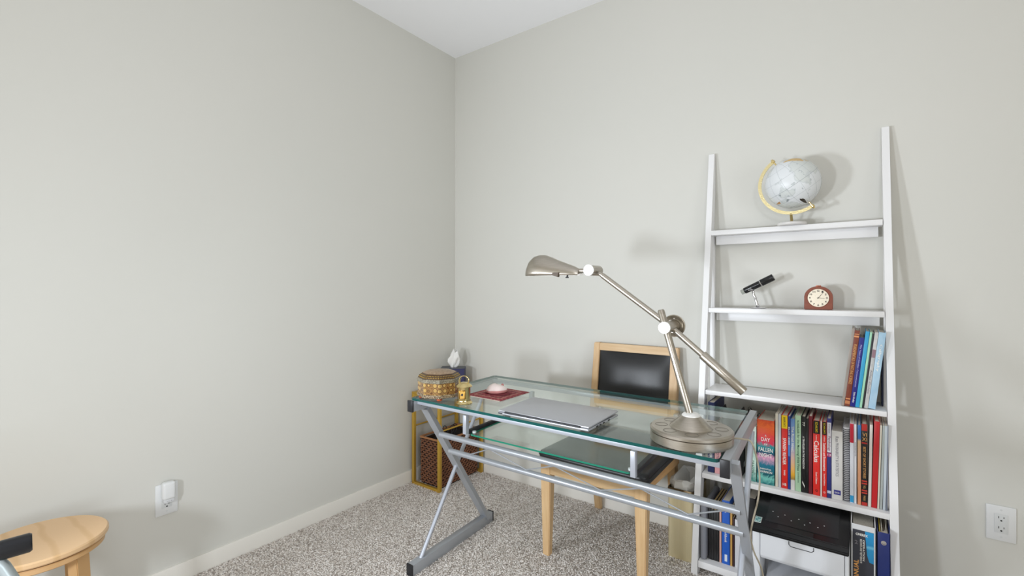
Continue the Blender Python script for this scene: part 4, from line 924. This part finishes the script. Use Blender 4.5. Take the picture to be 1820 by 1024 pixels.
# ================================================================== WASTE BIN
def bin_():
    t = thing('waste_bin', 'rectangular gold metal waste bin with a white liner by the bookshelf', 'waste bin', (1.606, -.155, 0))
    x0, x1, y0, y1, h = 1.551, 1.660, -.272, -.045, .31; br = mat('brushed_brass', '#e0d4ac', .40, .75, nscale=3, namt=.3, col2='#e6dab6', stretch=(40, 40, 1))
    bm = BM(); r = .008
    def ring(o, z, r=r):
        P = []
        for cx, cy, a0 in ((x1-r, y1-r, 0), (x0+r, y1-r, 90), (x0+r, y0+r, 180), (x1-r, y0+r, 270)):
            for k in range(5): a = math.radians(a0+22.5*k); P.append((cx+(r+o)*math.cos(a), cy+(r+o)*math.sin(a), z))
        return P
    R = mesh_grid(bm, [ring(0, 0), ring(0, h), ring(-.002, h), ring(-.002, .004)], True); bm.faces.new(R[0]); bm.faces.new(R[-1]); obj('body', bm, br, t, True, smooth=40)
    bm = BM(); mesh_grid(bm, [ring(.0015, h-.01), ring(.003, h-.004), ring(.001, h+.002), ring(-.003, h+.001)], True); obj('rim', bm, mat('dark_bronze', '#6d5c43', .35, .8), t, True)
    bm = BM(); rnd = random.Random(8); rows = []
    for i, (o, z) in enumerate(((-.004, h-.03), (-.003, h+.0), (.003, h+.012), (.000, h+.028), (-.012, h+.036), (-.022, h+.030), (-.035, h+.012), (-.045, h-.02))):
        rows.append([(x+rnd.uniform(-.003, .003)*(o > -.03), y+rnd.uniform(-.005, .005), zz+rnd.uniform(-.006, .008)) for x, y, zz in ring(o, z, .045)])
    R = mesh_grid(bm, rows, True); bm.faces.new(R[-1]); obj('liner_bag', bm, mat('bag_plastic', '#d9d8d4', .35), t, True, smooth=20)
bin_()

# ================================================================== OUTLETS
def outlet(name, label, center, face, plug=False):
    """face: 'x' on the left wall, 'y' on the back wall"""
    rz = math.radians(90) if face == 'x' else 0
    t = thing(name, label, 'outlet', center, (0, 0, rz)); pw = mat('outlet_white', '#dfe1e2', .35); pf = mat('outlet_face', '#d5d8d9', .35)
    bm = BM(); box(bm, -.0385, .0385, -.006, 0, -.0625, .0625, .003); obj('wall_plate', bm, pw, t)
    bm = BM(); box(bm, -.0175, .0175, -.0075, -.006, -.034, .034, .0008); f = obj('receptacle', bm, pf, t)
    for zc in ((.018, -.018) if not plug else (-.022,)):
        for x, w_, h_ in ((-.0065, .0018, .0075), (.0065, .0018, .006)):
            bm = BM(); box(bm, x-w_/2, x+w_/2, -.0079, -.0070, zc+.004-h_/2, zc+.004+h_/2); obj('slot', bm, INK_K, f, smooth=0)
        bm = BM(); lathe(bm, [(.0027, -.0070), (.0027, -.0079), (.0001, -.0079)], 0, 0, 12, z0=zc-.007, axis='y', cap=False); obj('slot', bm, INK_K, f)
    for z in (.048, -.048):
        bm = BM(); lathe(bm, [(.003, -.006), (.003, -.0068), (.0001, -.0070)], 0, 0, 12, z0=z, axis='y', cap=False); obj('screw', bm, pf, t)
outlet('wall_outlet', 'white double power outlet low on the back wall, right of the bookshelf', (2.648, 0, .362), 'y')
outlet('wall_outlet', 'white power outlet low on the left wall, above the stool', (0, -1.683, .355), 'x', True)
def nightlight():
    t = thing('plug_in_adapter', 'white plug-in device in the left wall outlet', 'adapter', (0.0076, -1.683, .372), (0, 0, math.radians(90)))
    m = mat('adapter_white', '#e3e5e6', .35); bm = BM(); box(bm, -.022, .022, -.030, 0, -.012, .056, .009, seg=4); obj('body', bm, m, t, smooth=50)
    bm = BM(); box(bm, -.018, .018, -.024, 0, -.026, -.010, .003); obj('plug_base', bm, mat('adapter_shadow', '#d2d4d6', .4), t)
    bm = BM()
    for x in (-.008, -.002, .006): box(bm, x, x+.003, -.0245, -.0235, -.020, -.0185)
    obj('vent', bm, grey_ink, t, smooth=0)
nightlight()

# ================================================================== STOOL AND METAL FRAME
def stool():
    cx, cy, zt, R = .275, -2.088, .45, .156
    ply = mat('birch_ply', '#d6ae80', .4, nscale=1.6, namt=.1, col2='#c89f6c', stretch=(1.0, 5, 1), detail=3)
    # growth-ring figure
    m = bpy.data.materials.new('birch_face'); m.use_nodes = True; nt = m.node_tree; b = nt.nodes['Principled BSDF']; b.inputs['Roughness'].default_value = .42
    tc = nt.nodes.new('ShaderNodeTexCoord'); wv = nt.nodes.new('ShaderNodeTexWave'); wv.wave_type = 'RINGS'; wv.inputs['Scale'].default_value = 4.2; wv.inputs['Distortion'].default_value = 1.6; wv.inputs['Detail'].default_value = 2; wv.inputs['Detail Scale'].default_value = .8
    mp = nt.nodes.new('ShaderNodeMapping'); mp.inputs['Location'].default_value = (-.5, .35, 0); mp.inputs['Scale'].default_value = (2.2, 1, .2); nt.links.new(tc.outputs['Object'], mp.inputs[0]); nt.links.new(mp.outputs[0], wv.inputs['Vector'])
    r = nt.nodes.new('ShaderNodeValToRGB'); e = r.color_ramp.elements; e[0].position = 0; e[0].color = lin('#d1ab7c'); e[1].position = .16; e[1].color = lin('#dbb78c'); nt.links.new(wv.outputs['Color'], r.inputs[0]); nt.links.new(r.outputs[0], b.inputs['Base Color'])
    t = thing('round_stool', 'round birch plywood stool beside the left wall', 'stool', (cx, cy, 0))
    bm = BM(); lathe(bm, [(.0001, zt-.017), (R-.003, zt-.017), (R, zt-.013), (R, zt-.004), (R-.004, zt), (.0001, zt)], cx, cy, 96, cap=False); obj('seat', bm, m, t, True)
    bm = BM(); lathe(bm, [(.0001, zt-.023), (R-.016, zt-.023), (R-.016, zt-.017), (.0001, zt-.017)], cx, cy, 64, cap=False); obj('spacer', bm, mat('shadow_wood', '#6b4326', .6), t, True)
    bm = BM(); lathe(bm, [(.0001, zt-.040), (R-.013, zt-.040), (R-.009, zt-.037), (R-.009, zt-.026), (R-.012, zt-.023), (.0001, zt-.023)], cx, cy, 96, cap=False); obj('support_disc', bm, ply, t, True)
    for k in range(4):
        a = math.radians(38+90*k); u = Vector((math.cos(a), math.sin(a), 0)); v = Vector((-u.y, u.x, 0)); bm = BM()
        P = [(.10, zt-.040), (.118, zt-.040), (.128, zt-.09), (.158, 0), (.138, 0), (.105, zt-.10)]
        P = [(.095, zt-.040), (.125, zt-.040), (.150, .0), (.125, .0)]
        A = [bm.verts.new(Vector((cx, cy, z))+u*r_+v*.022) for r_, z in P]; B = [bm.verts.new(Vector((cx, cy, z))+u*r_-v*.022) for r_, z in P]
        bm.faces.new(A); bm.faces.new(list(reversed(B)))
        for i in range(4): bm.faces.new([A[i], B[i], B[(i+1) % 4], A[(i+1) % 4]])
        bmesh.ops.bevel(bm, geom=bm.edges[:], offset=.002, segments=2, affect='EDGES'); obj('leg', bm, ply, t, True)
stool()
def frame_handle():
    t = thing('metal_frame', 'black rubber handle on a pale grey metal frame in front of the stool', 'frame', (.80, -2.22, 0))
    a = Vector((.835, -2.186, .664)); b = Vector((.806, -2.384, .660)); d = (a-b).normalized()
    bm = BM(); tube(bm, [b, a-d*.004, a], [.0195, .0195, .0165], 24); obj('grip', bm, mat('black_rubber', '#17181d', .35), t, True, smooth=40)
    gm = mat('pale_grey_metal', '#a9b2b4', .35, .5)
    p = Vector((.8085, -2.366, .645))
    bm = BM(); tube(bm, [b+Vector((0, .03, -.002)), (.818, -2.275, .662), (.825, -2.240, .652), (.834, -2.228, .630), (.846, -2.216, .600), (.881, -2.19, .512), (.94, -2.15, .3), (.98, -2.12, .012)], .0115, 16); obj('front_tube', bm, gm, t, True)
    bm = BM(); tube(bm, [b, (.80, -2.42, .655), (.79, -2.45, .62), (.76, -2.50, .3), (.74, -2.52, .012)], .0115, 16); obj('rear_tube', bm, gm, t, True)
    bm = BM(); tube(bm, [(.98, -2.12, .012), (.74, -2.52, .012)], .0115, 16); obj('foot_tube', bm, gm, t, True)
frame_handle()
